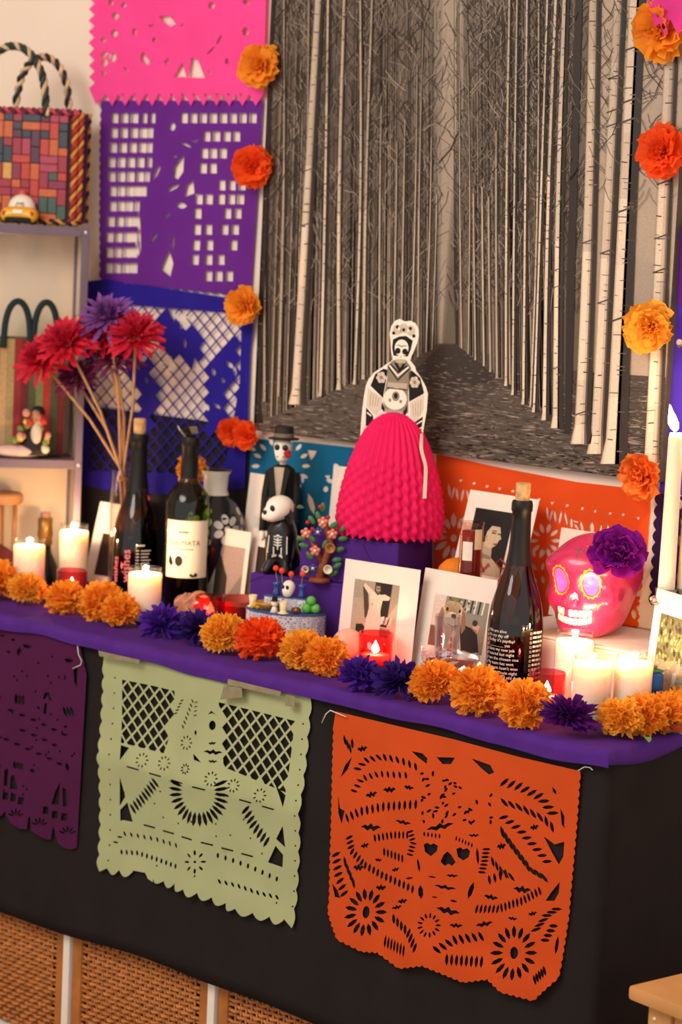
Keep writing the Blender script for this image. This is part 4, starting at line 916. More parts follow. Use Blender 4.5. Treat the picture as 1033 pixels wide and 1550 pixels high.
o = root('white_block', 'low white box that the pink skull stands on', 'box', (-.245, .315, TOP + .0012)); MB().box(-.135, .135, -.085, .095, 0, .083, .003).build('box_body', mat('white_card_box', '#e3d6c8', .7, .04), o); MB().box(-.136, .136, -.086, .096, .0835, .0875, .0012).build('lid', MATS['white_card_box'], o)

# ================================================================== photographs on white cards
cardm = mat('white_card', '#eedccb', .65, .03, 8); inkm = print_mat('snapshot_ink', .45, .3, .12, 300)
def card(label, x, y, z, rz, w, h, lean, draw=None, t=.0009, roll_=0.0):
    o = root('photo_card', label, 'photograph', (x, y, z), (-lean, roll_, rz), 'white-bordered photographs on the altar')
    MB().box(-w / 2, w / 2, 0, t, 0, h).build('card', cardm, o)
    if draw: P = Print(-.0002, .00005); draw(P, w, h); P.build('picture_print', inkm, o)
    return o
def sc(P, pts, x0, z0, kx, kz, c): P.poly([(x0 + a * kx, z0 + b * kz) for a, b in pts], c)
def d_woman(P, w, h):
    x0, x1, z0, z1 = -.052, .038, .040, .128; P.rect(x0, z0, x1, z1, '#a4917a'); P.layer(); W, H = x1 - x0, z1 - z0
    g = lambda a, b: (x0 + a * W, z1 - b * H)
    q = lambda pts, c: P.poly([g(*p) for p in pts], c)
    q([(0, .35), (1, .2), (1, 1), (0, 1)], '#b19d84'); P.layer()
    q([(.46, .0), (.86, .0), (.84, .3), (.80, .8), (.60, .8), (.66, .32)], '#241c17'); q([(.19, .08), (.30, .12), (.36, .42), (.40, .58), (.30, .70)], '#4a3c30'); q([(.12, .82), (.25, .80), (.52, .98), (.12, .98)], '#2b231d'); q([(.62, .82), (.88, .82), (.88, .99), (.62, .99)], '#7c6a59'); q([(.84, .0), (1, .0), (1, .3), (.80, .62)], '#9f8b76'); P.layer()
    q([(.38, .42), (.36, .26), (.20, .10), (.24, .05), (.42, .16), (.50, .22), (.62, .22), (.70, .20), (.82, .24), (.80, .30), (.66, .32), (.62, .46), (.66, .70), (.64, 1), (.30, 1), (.34, .70)], '#d6c2a8'); P.layer()
    q([(.47, .02), (.60, .02), (.62, .16), (.54, .24), (.46, .16)], '#3a2d25'); P.layer(); q([(.49, .07), (.58, .07), (.59, .15), (.54, .20), (.49, .15)], '#9b8570'); P.layer(); q([(.50, .105), (.58, .105), (.58, .12), (.50, .12)], '#3a2d25'); q([(.52, .165), (.57, .165), (.57, .175), (.52, .175)], '#3a2d25'); q([(.40, .40), (.46, .38), (.47, .44), (.41, .45)], '#c0ab92')
    for k in range(5): q([(.66 + .05 * k, .62 + .06 * (k % 2)), (.74 + .04 * k, .60), (.72 + .04 * k, .74), (.66 + .04 * k, .76)], ['#e4d5c2', '#8d7b6a', '#cdb9a3', '#5e5044', '#d9c7b1'][k])
def d_dog(P, w, h):
    x0, x1, z0, z1 = -.046, .066, .040, .122; P.rect(x0, z0, x1, z1, '#97846d'); P.layer(); W, H = x1 - x0, z1 - z0
    q = lambda pts, c: P.poly([(x0 + a * W, z1 - b * H) for a, b in pts], c)
    E = lambda a, b, r, s, c, rot=0: P.ell(x0 + a * W, z1 - b * H, r * W, s * H, c, rot)
    q([(0, .62), (.45, .62), (.45, 1), (0, 1)], '#6d4f39'); q([(.25, 0), (.52, 0), (.5, .3), (.35, .2)], '#7d7d54'); q([(.5, 0), (1, 0), (1, .5), (.5, .4)], '#8f8a78'); q([(0, 0), (.22, 0), (.18, .6), (0, .6)], '#d9c4b0'); P.layer()
    for k in range(6): q([(.55 + .07 * k, .0), (.58 + .07 * k, .0), (.56 + .07 * k, .25), (.53 + .07 * k, .25)], ['#2f2a22', '#e0d3bd'][k % 2])
    for k in range(26): E(.28 + .5 * rnd.random(), .03 + .25 * rnd.random(), .02, .03, rnd.choice(['#4f5a34', '#b7b38c', '#2e3322', '#93905f', '#d8cdb4']))
    q([(.55, .48), (.85, .55), (.95, 1), (.5, 1)], '#1b1c1d'); q([(.78, .42), (.9, .46), (.86, .62), (.76, .55)], '#d9a183'); P.layer()
    q([(.22, .5), (.52, .5), (.62, 1), (.28, 1)], '#c9a57b'); E(.38, .34, .21, .26, '#d9b68c'); E(.36, .22, .15, .14, '#e3c49c'); P.layer(); q([(.16, .22), (.22, .30), (.20, .62), (.13, .66), (.10, .48)], '#9a7450'); q([(.54, .20), (.61, .30), (.64, .56), (.58, .68), (.55, .48)], '#8f6947'); E(.37, .44, .14, .15, '#ecd5b2'); P.layer(); E(.40, .365, .050, .045, '#241814'); E(.265, .25, .024, .036, '#2a1d18'); E(.495, .25, .022, .034, '#2a1d18'); q([(.30, .52), (.40, .56), (.50, .52), (.50, .535), (.40, .58), (.30, .535)], '#5a3a2a'); q([(.30, .60), (.42, .60), (.38, .72), (.32, .70)], '#e6a39a'); q([(.44, .62), (.50, .66), (.42, .92), (.36, .9)], '#efe0cd'); E(.80, .42, .05, .06, '#3a2d24')
def d_portrait(P, w, h):
    x0, x1, z0, z1 = -.053, .030, .144, .252; P.rect(x0, z0, x1, z1, '#17120f'); P.layer(); W, H = x1 - x0, z1 - z0
    q = lambda pts, c: P.poly([(x0 + a * W, z1 - b * H) for a, b in pts], c)
    q([(0, .72), (.3, .66), (.62, .7), (.95, .86), (1, 1), (0, 1)], '#b99e80'); q([(.35, .5), (.62, .5), (.66, .75), (.34, .75)], '#b4977a'); P.layer()
    P.ell(x0 + .56 * W, z1 - .38 * H, .22 * W, .20 * H, '#c9ad8e'); P.layer(); q([(.28, .52), (.22, .30), (.36, .10), (.62, .08), (.80, .22), (.70, .24), (.52, .24), (.42, .34), (.42, .50)], '#0f0b09'); q([(.76, .34), (.82, .42), (.76, .44)], '#c9ad8e'); P.layer()
    q([(.55, .335), (.66, .335), (.66, .355), (.55, .355)], '#2a1e18'); q([(.70, .34), (.77, .34), (.77, .36), (.70, .36)], '#2a1e18'); q([(.64, .50), (.75, .49), (.73, .525), (.65, .525)], '#8a4c40'); q([(.55, .31), (.66, .30), (.66, .315), (.55, .325)], '#1d1511'); q([(.40, .40), (.46, .40), (.46, .47), (.41, .47)], '#b08f70')
    q([(.35, .75), (.38, .75), (.60, .95), (.56, .97)], '#8a3a2e'); q([(.62, .80), (.70, .84), (.52, .98), (.48, .96)], '#a04638')
def d_warm(P, w, h):
    P.rect(-w * .30, h * .10, w * .34, h * .62, '#2a1b14'); P.layer(); P.poly([(-w * .05, h * .62), (w * .10, h * .74), (w * .16, h * .60), (w * .10, h * .40), (-w * .08, h * .40)], '#c9763f'); P.poly([(w * .0, h * .38), (w * .28, h * .5), (w * .3, h * .2), (w * .05, h * .15)], '#a08476')
def d_dark(P, w, h):
    P.rect(-w * .36, h * .12, w * .36, h * .80, '#2b1a15'); P.layer()
    for k in range(3): P.line([(-w * .18, h * (.62 - .05 * k)), (w * .06, h * (.74 - .05 * k))], .0022, '#9b7a68')
    for k in range(24): P.ell(w * rnd.uniform(-.33, .33), h * rnd.uniform(.16, .55), w * .03, h * .02, rnd.choice(['#3c241b', '#5a382a', '#1a0f0c', '#7a5443', '#a1755d']))
def d_tri(P, w, h):
    P.rect(-w * .30, h * .12, w * .40, h * .80, '#b3948a'); P.layer(); P.poly([(-w * .30, h * .80), (w * .02, h * .42), (w * .02, h * .12), (-w * .30, h * .12)], '#3c322b'); P.poly([(w * .05, h * .2), (w * .4, h * .2), (w * .4, h * .5)], '#8d7a6e')
def d_grey(P, w, h):
    P.rect(-w * .30, h * .25, w * .36, h * .82, '#6c6259'); P.layer(); P.poly([(-w * .30, h * .82), (-w * .16, h * .82), (-w * .20, h * .4), (-w * .30, h * .3)], '#8c8076'); P.ell(w * .08, h * .55, w * .16, h * .18, '#3b332d')
def d_garden(P, w, h):
    x0, x1, z0, z1 = -.046, .058, .036, .148; P.rect(x0, z0, x1, z1, '#57583b'); P.layer(); W, H = x1 - x0, z1 - z0
    q = lambda pts, c: P.poly([(x0 + a * W, z1 - b * H) for a, b in pts], c)
    q([(0, .60), (.5, .58), (1, .62), (1, 1), (0, 1)], '#8c7f6c'); P.layer()
    for k in range(130): a, b = rnd.random(), .55 * rnd.random(); P.ell(x0 + (.03 + .94 * a) * W, z1 - (.03 + b) * H, W * .03, H * .035, rnd.choice(['#3f4428', '#6f7544', '#2c3220', '#8b8c5c', '#4b3f2c', '#a3a06c']))
    for k in range(60): a, b = rnd.random(), .62 + .34 * rnd.random(); P.ell(x0 + (.03 + .94 * a) * W, z1 - b * H, W * .04, H * .018, rnd.choice(['#6a5f50', '#a99c88', '#7d725f', '#b5aa97']))
    P.layer(); q([(.18, .64), (.48, .56), (.50, .60), (.30, .70), (.12, .72)], '#9c8b72'); q([(.58, .58), (.66, .57), (.66, .72), (.58, .72)], '#c98e86'); q([(.50, .72), (.60, .72), (.58, .90), (.50, .90)], '#b9b4b0'); q([(.52, .88), (.60, .88), (.58, 1), (.50, 1)], '#1f1b1a'); P.ell(x0 + .62 * W, z1 - .54 * H, W * .03, H * .035, '#b98a72')
Z0 = TOP + .0016
card('photo of a woman in a white dress with raised arms, behind the middle votive', -.588, .196, Z0, math.radians(4), .150, .158, math.radians(5), d_woman)
card('photo of a golden dog, leaning behind the clear shot glass', -.452, .214, Z0, math.radians(-2), .150, .160, math.radians(9), d_dog)
card('dark portrait photo of a woman in profile, leaning on the orange wall paper', -.497, .3235, Z0, math.radians(-3), .148, .2800, math.radians(15), d_portrait)
card('grey photo half hidden between the big lettered bottle and the pink skull', -.322, .397, .8685, math.radians(0), .140, .142, math.radians(9), d_grey)
card('photo of a person in a garden at the right edge of the altar', -.050, .228, Z0, math.radians(-24), .132, .182, math.radians(5), d_garden)
card('photo with an orange shape behind the left lettered bottle', -1.392, .355, Z0, math.radians(4), .120, .155, math.radians(15), d_warm, roll_=0)
card('blank-edged card standing right of the green wine bottle', -1.052, .322, Z0, math.radians(-2), .100, .150, math.radians(6), d_tri)
card('dark photo card behind the terracotta bowl, left of the purple boxes', -.958, .335, Z0, math.radians(-4), .115, .156, math.radians(6), d_dark)
card('tall white card leaning behind the suited skeleton figure', -1.028, .385, Z0, math.radians(-3), .115, .245, math.radians(6), lambda P, w, h: P.rect(-w * .08, h * .05, w * .4, h * .84, '#3a322b'))
card('white card tucked behind the left side of the pink skirt', -.842, .402, .8845, math.radians(3), .080, .175, math.radians(4), None)
# ================================================================== paper doll with honeycomb skirt
doll = root('paper_doll', 'paper skeleton woman with flower crown and pink honeycomb skirt on the upper purple box', 'figure', (-.683, .334, .9628), (0, 0, math.radians(24)))
prof = [(.088, 0), (.091, .012), (.0925, .030), (.0905, .050), (.086, .075), (.080, .100), (.072, .125), (.063, .150), (.051, .174), (.037, .191), (.021, .202), (.004, .206)]
nA, nZ = 34 * 8, 90; vs = []; fs = []
def pr(z):
    for (r0, z0), (r1, z1) in zip(prof, prof[1:]):
        if z0 <= z <= z1: return r0 + (r1 - r0) * (z - z0) / (z1 - z0)
    return prof[-1][0]
for j in range(nZ + 1):
    z = .206 * j / nZ; r0 = pr(z); low = 1 - smoothstep(.10, .16, z)
    for i in range(nA):
        a = 2 * PI * i / nA; s = (i % 8) / 8; rib = 1 - abs(2 * s - 1); k = i // 8
        cell = math.sin(z * 2 * PI / .0200 + (PI if k % 2 else 0)); rr = r0 * (1 - .085 * (1 - rib) ** 1.5) + .0017 * cell * low * min(1, rib * 1.6)
        zz = z + (.0035 * math.cos(2 * PI * s) if j == 0 else 0) + (.0022 if (k % 2 and j == 0) else 0)
        sh = .0012 * cell * low * (0 if s == 0 or s == .5 else (-1 if s < .5 else 1))
        vs.append((rr * math.cos(a + sh / .09), rr * .80 * math.sin(a + sh / .09), zz + .0035))
for j in range(nZ):
    for i in range(nA): a = j * nA + i; b = j * nA + (i + 1) % nA; fs.append((a, b, b + nA, a + nA))
fs.append(tuple(nZ * nA + i for i in range(nA)))
MB().add(vs, fs).build('honeycomb_skirt', mat('hot_pink_tissue', '#f2105f', .7, .06, 30, translucent=.2), doll, True)
K = .1290 / .915 / 1000 / math.cos(.25)
fx = lambda p: ((p[0] - 512) * K, .206 - (p[1] - 1168) * .1290 / .915 / 1000)
outl = [(510, 45), (575, 72), (640, 60), (700, 85), (740, 150), (748, 230), (730, 320), (690, 430), (655, 520), (720, 590), (735, 640), (800, 720), (860, 820), (888, 900), (885, 1100), (860, 1300), (840, 1550), (838, 1800), (835, 2108), (795, 2105), (775, 1800), (752, 1500), (712, 1380), (690, 1330), (300, 1330), (240, 1400), (150, 1480), (110, 1450), (112, 1300), (120, 1130), (130, 1000), (150, 850), (180, 770), (240, 690), (340, 620), (375, 590), (440, 545), (455, 520), (430, 440), (418, 330), (402, 230), (415, 140), (455, 75)]
fig = MB().prism([fx(p) for p in outl][::-1], -.0006, .0006).build('figure_card', mat('figure_card', '#f0dfcc', .6, .02), doll)
P = Print(-.0009, .00005); q = lambda pts, c: P.poly([fx(p) for p in pts], c)
def el(x, y, rx, ry, c, n=20): P.poly([fx(p) for p in oval(x, y, rx, ry, n)], c)
ink, wht, mid = '#15110f', '#efdfcc', '#8b7a69'
q([(205, 850), (255, 710), (350, 640), (400, 650), (395, 720), (360, 985), (215, 860)], ink); q([(845, 890), (790, 720), (690, 640), (650, 660), (655, 730), (672, 1010), (835, 905)], ink)
q([(175, 880), (355, 990), (340, 1130), (290, 1200), (170, 1100)], '#d6c3ae'); q([(680, 1020), (845, 910), (850, 1080), (770, 1250), (700, 1180)], '#d6c3ae')
q([(165, 1110), (250, 1200), (270, 1330), (170, 1330)], ink); q([(845, 1170), (745, 1250), (760, 1450), (830, 1400)], ink)
q([(445, 290), (520, 250), (600, 240), (680, 290), (660, 400), (630, 480), (460, 480), (440, 390)], ink); q([(395, 600), (465, 530), (620, 530), (680, 610), (655, 900), (670, 1130), (600, 1200), (390, 1150), (365, 1000), (400, 760)], mid); P.layer()
el(552, 385, 82, 100, wht); el(505, 985, 140, 130, wht); q([(405, 795), (640, 795), (640, 860), (410, 850)], '#b7a48f'); q([(180, 1160), (235, 1200), (230, 1215), (178, 1180)], wht); q([(840, 1210), (765, 1265), (765, 1280), (838, 1230)], wht); q([(838, 1290), (765, 1340), (765, 1355), (836, 1310)], wht)
for x in (490, 565, 650): el(x, 175 - 20 * (x == 565), 52, 62, '#c9b6a2')
for x, y in ((330, 745), (728, 775)):
    for k in range(6): el(x + 36 * math.cos(k), y + 42 * math.sin(k), 26, 28, '#d4c1ac', 10)
P.layer()
el(510, 420, 33, 36, ink); el(594, 424, 33, 36, ink); q([(548, 465), (562, 495), (536, 495)], '#c8b49e'); q([(480, 362), (515, 345), (552, 362), (590, 347), (625, 365), (590, 358), (552, 374), (515, 357)], ink); q([(490, 515), (610, 515), (600, 560), (500, 560)], '#cdb9a4'); q([(470, 560), (545, 680), (615, 560), (580, 560), (545, 620), (510, 560)], ink)
for k in range(3): q([(400 + 12 * k, 620 - 15 * k), (525, 775 - 48 * k), (665 - 12 * k, 625 - 15 * k), (650 - 12 * k, 610 - 15 * k), (525, 752 - 48 * k), (415 + 12 * k, 605 - 15 * k)], [ink, wht, ink][k])
el(512, 955, 46, 58, mid); el(445, 1005, 18, 22, mid, 10); el(573, 1012, 18, 22, mid, 10); q([(385, 1110), (605, 1120), (600, 1165), (385, 1150)], '#a8958a'); q([(355, 1030), (390, 1120), (380, 1150), (345, 1110)], ink); q([(655, 1050), (610, 1130), (620, 1200), (655, 1130)], ink); q([(405, 855), (640, 868), (640, 880), (405, 868)], ink)
for x, y in ((490, 140), (566, 170), (645, 150), (450, 215), (690, 235)):
    el(x, y, 20, 22, ink, 8)
for x, y in ((330, 745), (728, 775)): el(x, y, 20, 22, mid, 10)
P.layer(); el(512, 950, 24, 34, ink, 10)
for x in range(505, 611, 20): q([(x, 518), (x + 4, 518), (x + 4, 556), (x, 556)], ink)
el(512, 160, 16, 20, wht, 8); el(620, 175, 16, 20, wht, 8); el(566, 215, 14, 14, wht, 8)
for k in range(4): q([(215 + 32 * k, 930 + 18 * k), (221 + 32 * k, 930 + 18 * k), (212 + 30 * k, 1090), (207 + 30 * k, 1090)], mid); q([(715 + 32 * k, 1030 - 18 * k), (720 + 32 * k, 1030 - 18 * k), (735 + 26 * k, 1170), (730 + 26 * k, 1170)], mid)
mb = MB(); st_ = []
for i in range(15):
    z = .178 - .103 * i / 14; r = pr(z) + .0025; an = math.radians(-77.4) + math.asin(min(.97, (.046 + .010 * smoothstep(.16, .12, z)) / r)); st_.append((an, r, z))
vs = []
for an, r, z in st_:
    for d, k in ((-.0035, 0), (.0035, 0), (.0035, .0012), (-.0035, .0012)): vs.append(((r + k) * math.cos(an + d / r), (r + k) * .80 * math.sin(an + d / r), z))
mb.add(vs, [(4 * i + j, 4 * i + (j + 1) % 4, 4 * i + 4 + (j + 1) % 4, 4 * i + 4 + j) for i in range(14) for j in range(4)] + [(0, 1, 2, 3), (56, 57, 58, 59)]); mb.build('shawl_edge', MATS['figure_card'], doll)
P.build('figure_print', print_mat('figure_ink', .6, .2, .03, 200), fig)
# ================================================================== rounded solids from blended blobs
def sell(p, c, r):
    q = Vector(((p.x - c[0]) / r[0], (p.y - c[1]) / r[1], (p.z - c[2]) / r[2])); k = q.length
    return (k - 1) * min(r)
def smin(a, b, k):
    h = max(k - abs(a - b), 0) / k; return min(a, b) - h * h * k * .25
def smax(a, b, k): return -smin(-a, -b, k)
class Star:
    """solid seen from an inner point: surface found along rays from c"""
    def __init__(s, f, c, rmax): s.f = f; s.c = Vector(c); s.rmax = rmax
    def hit(s, d):
        d = Vector(d).normalized(); lo, hi = 0.0, s.rmax; n = 40; prev = 0.0
        for i in range(n, 0, -1):
            t = s.rmax * i / n
            if s.f(s.c + d * t) < 0: lo = t; hi = min(s.rmax, t + s.rmax / n); break
        for _ in range(12):
            m = (lo + hi) / 2
            if s.f(s.c + d * m) < 0: lo = m
            else: hi = m
        return s.c + d * lo
    def mesh(s, nu, nv):
        vs = [s.hit((0, 0, 1))]
        for j in range(1, nv):
            t = PI * j / nv
            for i in range(nu): a = 2 * PI * i / nu; vs.append(s.hit((math.sin(t) * math.cos(a), math.sin(t) * math.sin(a), math.cos(t))))
        vs.append(s.hit((0, 0, -1))); last = len(vs) - 1; fs = []
        for i in range(nu): fs.append((0, 1 + i, 1 + (i + 1) % nu)); fs.append((last, last - nu + (i + 1) % nu, last - nu + i))
        for j in range(nv - 2):
            for i in range(nu): a = 1 + j * nu + i; b = 1 + j * nu + (i + 1) % nu; fs.append((a, a + nu, b + nu, b))
        return MB().add(vs, fs)
    def patch(s, origin, u, v, poly, off=.0006, ring=None):
        """flat shape painted on the surface: poly in metres along u, v about a point; optional inner ring poly"""
        o = Vector(origin); u = Vector(u); v = Vector(v)
        P3 = lambda a, b: (lambda h: h + (h - s.c).normalized() * off)(s.hit(o + u * a + v * b - s.c))
        mb = MB(); n = len(poly)
        if ring: mb.add([P3(*p) for p in poly] + [P3(*p) for p in ring], [(i, (i + 1) % n, (i + 1) % n + n, i + n) for i in range(n)])
        else:
            cxm = sum(p[0] for p in poly) / n; cym = sum(p[1] for p in poly) / n; R = 5; vs = [P3(cxm, cym)]; fs = []
            for k in range(1, R + 1):
                for p in poly: vs.append(P3(cxm + (p[0] - cxm) * k / R, cym + (p[1] - cym) * k / R))
            for i in range(n):
                fs.append((0, 1 + i, 1 + (i + 1) % n))
                for k in range(R - 1): a = 1 + k * n; fs.append((a + i, a + n + i, a + n + (i + 1) % n, a + (i + 1) % n))
            mb.add(vs, fs)
        return mb
# ---- big pink skull, facing -y
def skull_f(p):
    d = sell(p, (0, .014, .094), (.064, .080, .060)); d = smin(d, sell(p, (0, -.020, .098), (.060, .056, .054)), .02)
    d = smin(d, sell(p, (0, -.040, .052), (.044, .034, .040)), .025)            # upper jaw
    d = smin(d, sell(p, (0, -.042, .020), (.036, .030, .022)), .02)             # chin
    d = smin(d, sell(p, (0, .012, .035), (.046, .048, .040)), .03)              # neck base
    for s in (-1, 1):
        d = smin(d, sell(p, (s * .042, -.046, .060), (.016, .018, .014)), .018)   # cheek bones
        d = smax(d, -sell(p, (s * .0260, -.088, .088), (.0180, .022, .022)), .012)  # eye sockets
    d = smin(d, sell(p, (0, -.058, .112), (.042, .014, .012)), .03)             # brow
    d = smax(d, -sell(p, (0, -.086, .062), (.009, .018, .012)), .006)            # nose
    return smax(d, -(p.z - .0), .006)
SK = Star(skull_f, (0, -.005, .072), .14)
sk = root('sugar_skull', 'large glossy pink painted skull with a purple flower, on a white box at the right', 'skull', (-.246, .314, .8685), (0, 0, math.radians(11)))
skm = mat('skull_pink', '#d42a5c', .32, .06, 20, spec=.5, coat=.4)
SK.mesh(112, 84).build('skull', skm, sk, True)
eyem = mat('eye_lilac', '#c86ad0', .3, .15, 60, coat=.3); ringm = mat('eye_yellow', '#e8a52c', .4); toothm = mat('tooth_white', '#efe3cf', .35, .04); greyp = mat('paint_grey', '#5f5a5c', .5)
for s in (-1, 1):
    org = (s * .0265, -.075, .087)
    SK.patch(org, (1, 0, 0), (0, 0, 1), oval(0, 0, .0135, .0180, 26), .0007).build('eye_paint', eyem, sk, True)
    N = 48; inner = [(.0150 * math.cos(2 * PI * i / N), .0195 * math.sin(2 * PI * i / N)) for i in range(N)]
    outer = [((.0178 + .0013 * math.cos(14 * 2 * PI * i / N)) * math.cos(2 * PI * i / N), (.0225 + .0013 * math.cos(14 * 2 * PI * i / N)) * math.sin(2 * PI * i / N)) for i in range(N)]
    SK.patch(org, (1, 0, 0), (0, 0, 1), outer, .0008, inner).build('eye_ring', ringm, sk, True)
SK.patch((0, -.09, .062), (1, 0, 0), (0, 0, 1), [(-.0065, -.006), (0, -.0025), (.0065, -.006), (.005, .006), (0, .011), (-.005, .006)], .0006).build('nose_paint', mat('nose_white', '#f2dfe0', .4), sk, True)
for row, zc, n, h in ((0, .0365, 8, .0125), (1, .0225, 8, .0115)):
    for i in range(n):
        a = (i - (n - 1) / 2) * .0088; half = .0037
        mb = SK.patch((0, -.085, zc), (1, 0, 0), (0, 0, 1), [(a - half, -h / 2 + .001), (a - half + .001, -h / 2), (a + half - .001, -h / 2), (a + half, -h / 2 + .001), (a + half, h / 2 - .001), (a + half - .001, h / 2), (a - half + .001, h / 2), (a - half, h / 2 - .001)], .0018)
        t_ = mb.build('tooth', skm if (row == 0 and i == 2) else toothm, sk, True); md = t_.modifiers.new('thickness', 'SOLIDIFY'); md.thickness = .0022; md.offset = 0
for org, poly, m_ in [((0, -.075, .140), [(-.001, -.016), (.001, -.016), (.0016, .012), (-.0016, .012)], greyp), ((0, -.075, .140), [(-.010, .004), (.010, .004), (.010, .0065), (-.010, .0065)], greyp), ((.012, -.06, .145), [(-.006, 0), (0, -.003), (.006, 0), (0, .003)], ringm), ((.046, -.085, .050), [(-.007, .004), (-.003, .002), (0, -.010), (.003, .002), (.007, .004), (.004, .006), (0, .001), (-.004, .006)], mat('paint_gold', '#c9a43c', .4)), ((-.020, -.09, .052), [(-.003, -.004), (.003, -.004), (0, .006)], greyp), ((.065, -.02, .120), [(-.012, 0), (-.004, .003), (.004, -.002), (.012, .004), (.004, .0005), (-.004, .0045)], mat('paint_red', '#8e1738', .4))]:
    SK.patch(org, (1, 0, 0), (0, 0, 1), poly, .0005).build('painted_ornament', m_, sk, True)
# its tissue flower
fl_ = root('tissue_flower', 'large purple tissue flower on top of the pink skull', 'paper flower', (-.172, .262, 1.004), (.95, .25, .55))
rp_ = random.Random(9)
for k in range(34):
    f = k / 34; ph = k * 2.39996; th = .1 + 1.5 * f ** .75; mb = MB(); d = Vector((math.sin(th) * math.cos(ph), math.sin(th) * math.sin(ph), math.cos(th)))
    petal_grid(mb, d * .006, d, Vector((-math.sin(ph), math.cos(ph), rp_.uniform(-.6, .6))), .026 + .022 * f, .026 + .016 * f, 6, 4, rp_, .06, rp_.uniform(-.1, .4), .12); mb.build('petal', cr['magenta'], fl_, True)

# ================================================================== skeleton dog
dg = root('skeleton_dog', 'small black sitting dog figurine with white painted skeleton on the lower purple box', 'figurine', (-.860, .262, .8845), (0, 0, math.radians(26))); dg.scale = (1.1, 1.1, 1.1)
blk = mat('gloss_black', '#0f0c0c', .35, .1, 30, coat=.2); bone = mat('bone_white', '#f0e4d2', .5, .03)
def body_f(p):
    d = sell(p, (0, .008, .040), (.022, .024, .040)); d = smin(d, sell(p, (0, -.002, .066), (.017, .017, .026)), .02); d = smin(d, sell(p, (0, .022, .020), (.025, .022, .021)), .015)
    for s in (-1, 1): d = smin(d, sell(p, (s * .013, -.014, .028), (.0075, .0085, .030)), .010); d = smin(d, sell(p, (s * .015, -.022, .006), (.010, .012, .0065)), .008)
    return smax(d, -p.z, .002)
BD = Star(body_f, (0, .002, .040), .08); BD.mesh(40, 36).build('body', blk, dg, True)
hd_f = lambda p: smin(sell(p, (0, 0, 0), (.0185, .021, .0175)), smin(sell(p, (-.005, -.016, -.009), (.0095, .010, .0075)), sell(p, (.005, -.016, -.009), (.0095, .010, .0075)), .004), .008)
HD = Star(hd_f, (0, -.004, -.001), .05); hd = HD.mesh(32, 24).build('head', bone, dg, True); hd.location = (-.003, -.008, .102); hd.rotation_euler = (.12, 0, math.radians(-40)); hd.scale = (1.1, 1.1, 1.1)
for s in (-1, 1): MB().ball((s * .0085, -.0178, .002), (.0048, .003, .0054), 10, 7).build('eye', blk, hd, True)
MB().ball((0, -.0250, -.003), (.0042, .003, .0034), 8, 6).build('nose', blk, hd, True)
MB().tube([(-.009, -.0235, -.013), (0, -.0262, -.0115), (.009, -.0225, -.013)], .0012, 5).build('mouth', mat('dog_pink', '#e0a0a0', .5), hd, True)
for s in (-1, 1): MB().add([(s * .017, .004, .004), (s * .021, .010, -.010), (s * .018, .004, -.024), (s * .015, -.004, -.010)], [(0, 1, 2, 3)]).build('ear', blk, hd)
front = [((0, -.05, .058), [(-.0016, -.020), (.0016, -.020), (.0016, .018), (-.0016, .018)])] + [((0, -.05, .050 + .009 * k), [(-.011, .003), (-.004, -.0008), (.004, -.0008), (.011, .003), (.010, .0048), (.004, .0018), (-.004, .0018), (-.010, .0048)]) for k in range(3)] + [((0, -.05, .084), oval(0, 0, .005, .003, 10))] + [((s * .010, -.05, .080), oval(0, 0, .0045, .0018, 8, s * .3)) for s in (-1, 1)]
for s in (-1, 1): front += [((s * .0135, -.05, .030), [(-.0012, -.014), (.0012, -.014), (.0018 + s * .0, .014), (-.0012, .014)]), ((s * .0205, -.03, .050), [(-.001, -.018), (.001, -.018), (.001, .016), (-.001, .016)])] + [((s * .014 + k * .0042, -.06, .008), [(-.0013, -.005), (.0013, -.005), (.001, .006), (-.001, .006)]) for k in (-1.5, -.5, .5, 1.5)]
for org, poly in front: BD.patch(org, (1.35, 0, 0), (0, 0, 1.1), poly, .0005).build('painted_bone', bone, dg)

# ================================================================== suited skeleton
ct = root('skeleton_gentleman', 'tall skeleton figurine in black suit and hat with a red rose, behind the dog', 'figurine', (-.948, .352, TOP + .0016), (0, 0, math.radians(28)))
suit = mat('suit_black', '#17130f', .7, .1, 30); shirt = mat('shirt_ivory', '#b9a48c', .7, .1, 40)
for s in (-1, 1):
    MB().tube([(s * .016, 0, .006), (s * .015, 0, .07), (s * .012, 0, .145)], [.013, .011, .014], 10).build('trouser_leg', suit, ct, True); MB().ball((s * .017, -.010, .006), (.012, .022, .0065), 10, 6).build('shoe', suit, ct, True)
    MB().tube([(s * .023, 0, .262), (s * .028, -.004, .22), (s * .028, -.012, .175), (s * .027, -.016, .158)], [.008, .0075, .007, .0075], 8).build('sleeve', suit, ct, True); MB().ball((s * .027, -.018, .150), (.006, .006, .010), 8, 6).build('hand', bone, ct, True)
MB().lathe([(.030, .10), (.028, .14), (.026, .18), (.029, .225), (.030, .255), (.025, .268), (.012, .275), (0, .276)], 24, sx=.85, sy=.6).build('jacket', suit, ct, True)
MB().prism([(-.013, .272), (.013, .272), (.004, .205), (-.004, .205)], -.0245, -.019).build('shirt_front', shirt, ct); MB().prism([(-.020, .268), (-.010, .274), (-.003, .215), (-.008, .21)], -.0262, -.020).build('lapel', suit, ct); MB().prism([(.020, .268), (.010, .274), (.003, .215), (.008, .21)], -.0262, -.020).build('lapel', suit, ct)
MB().tube([(0, 0, .27), (0, -.002, .29)], .006, 8).build('neck', bone, ct, True)
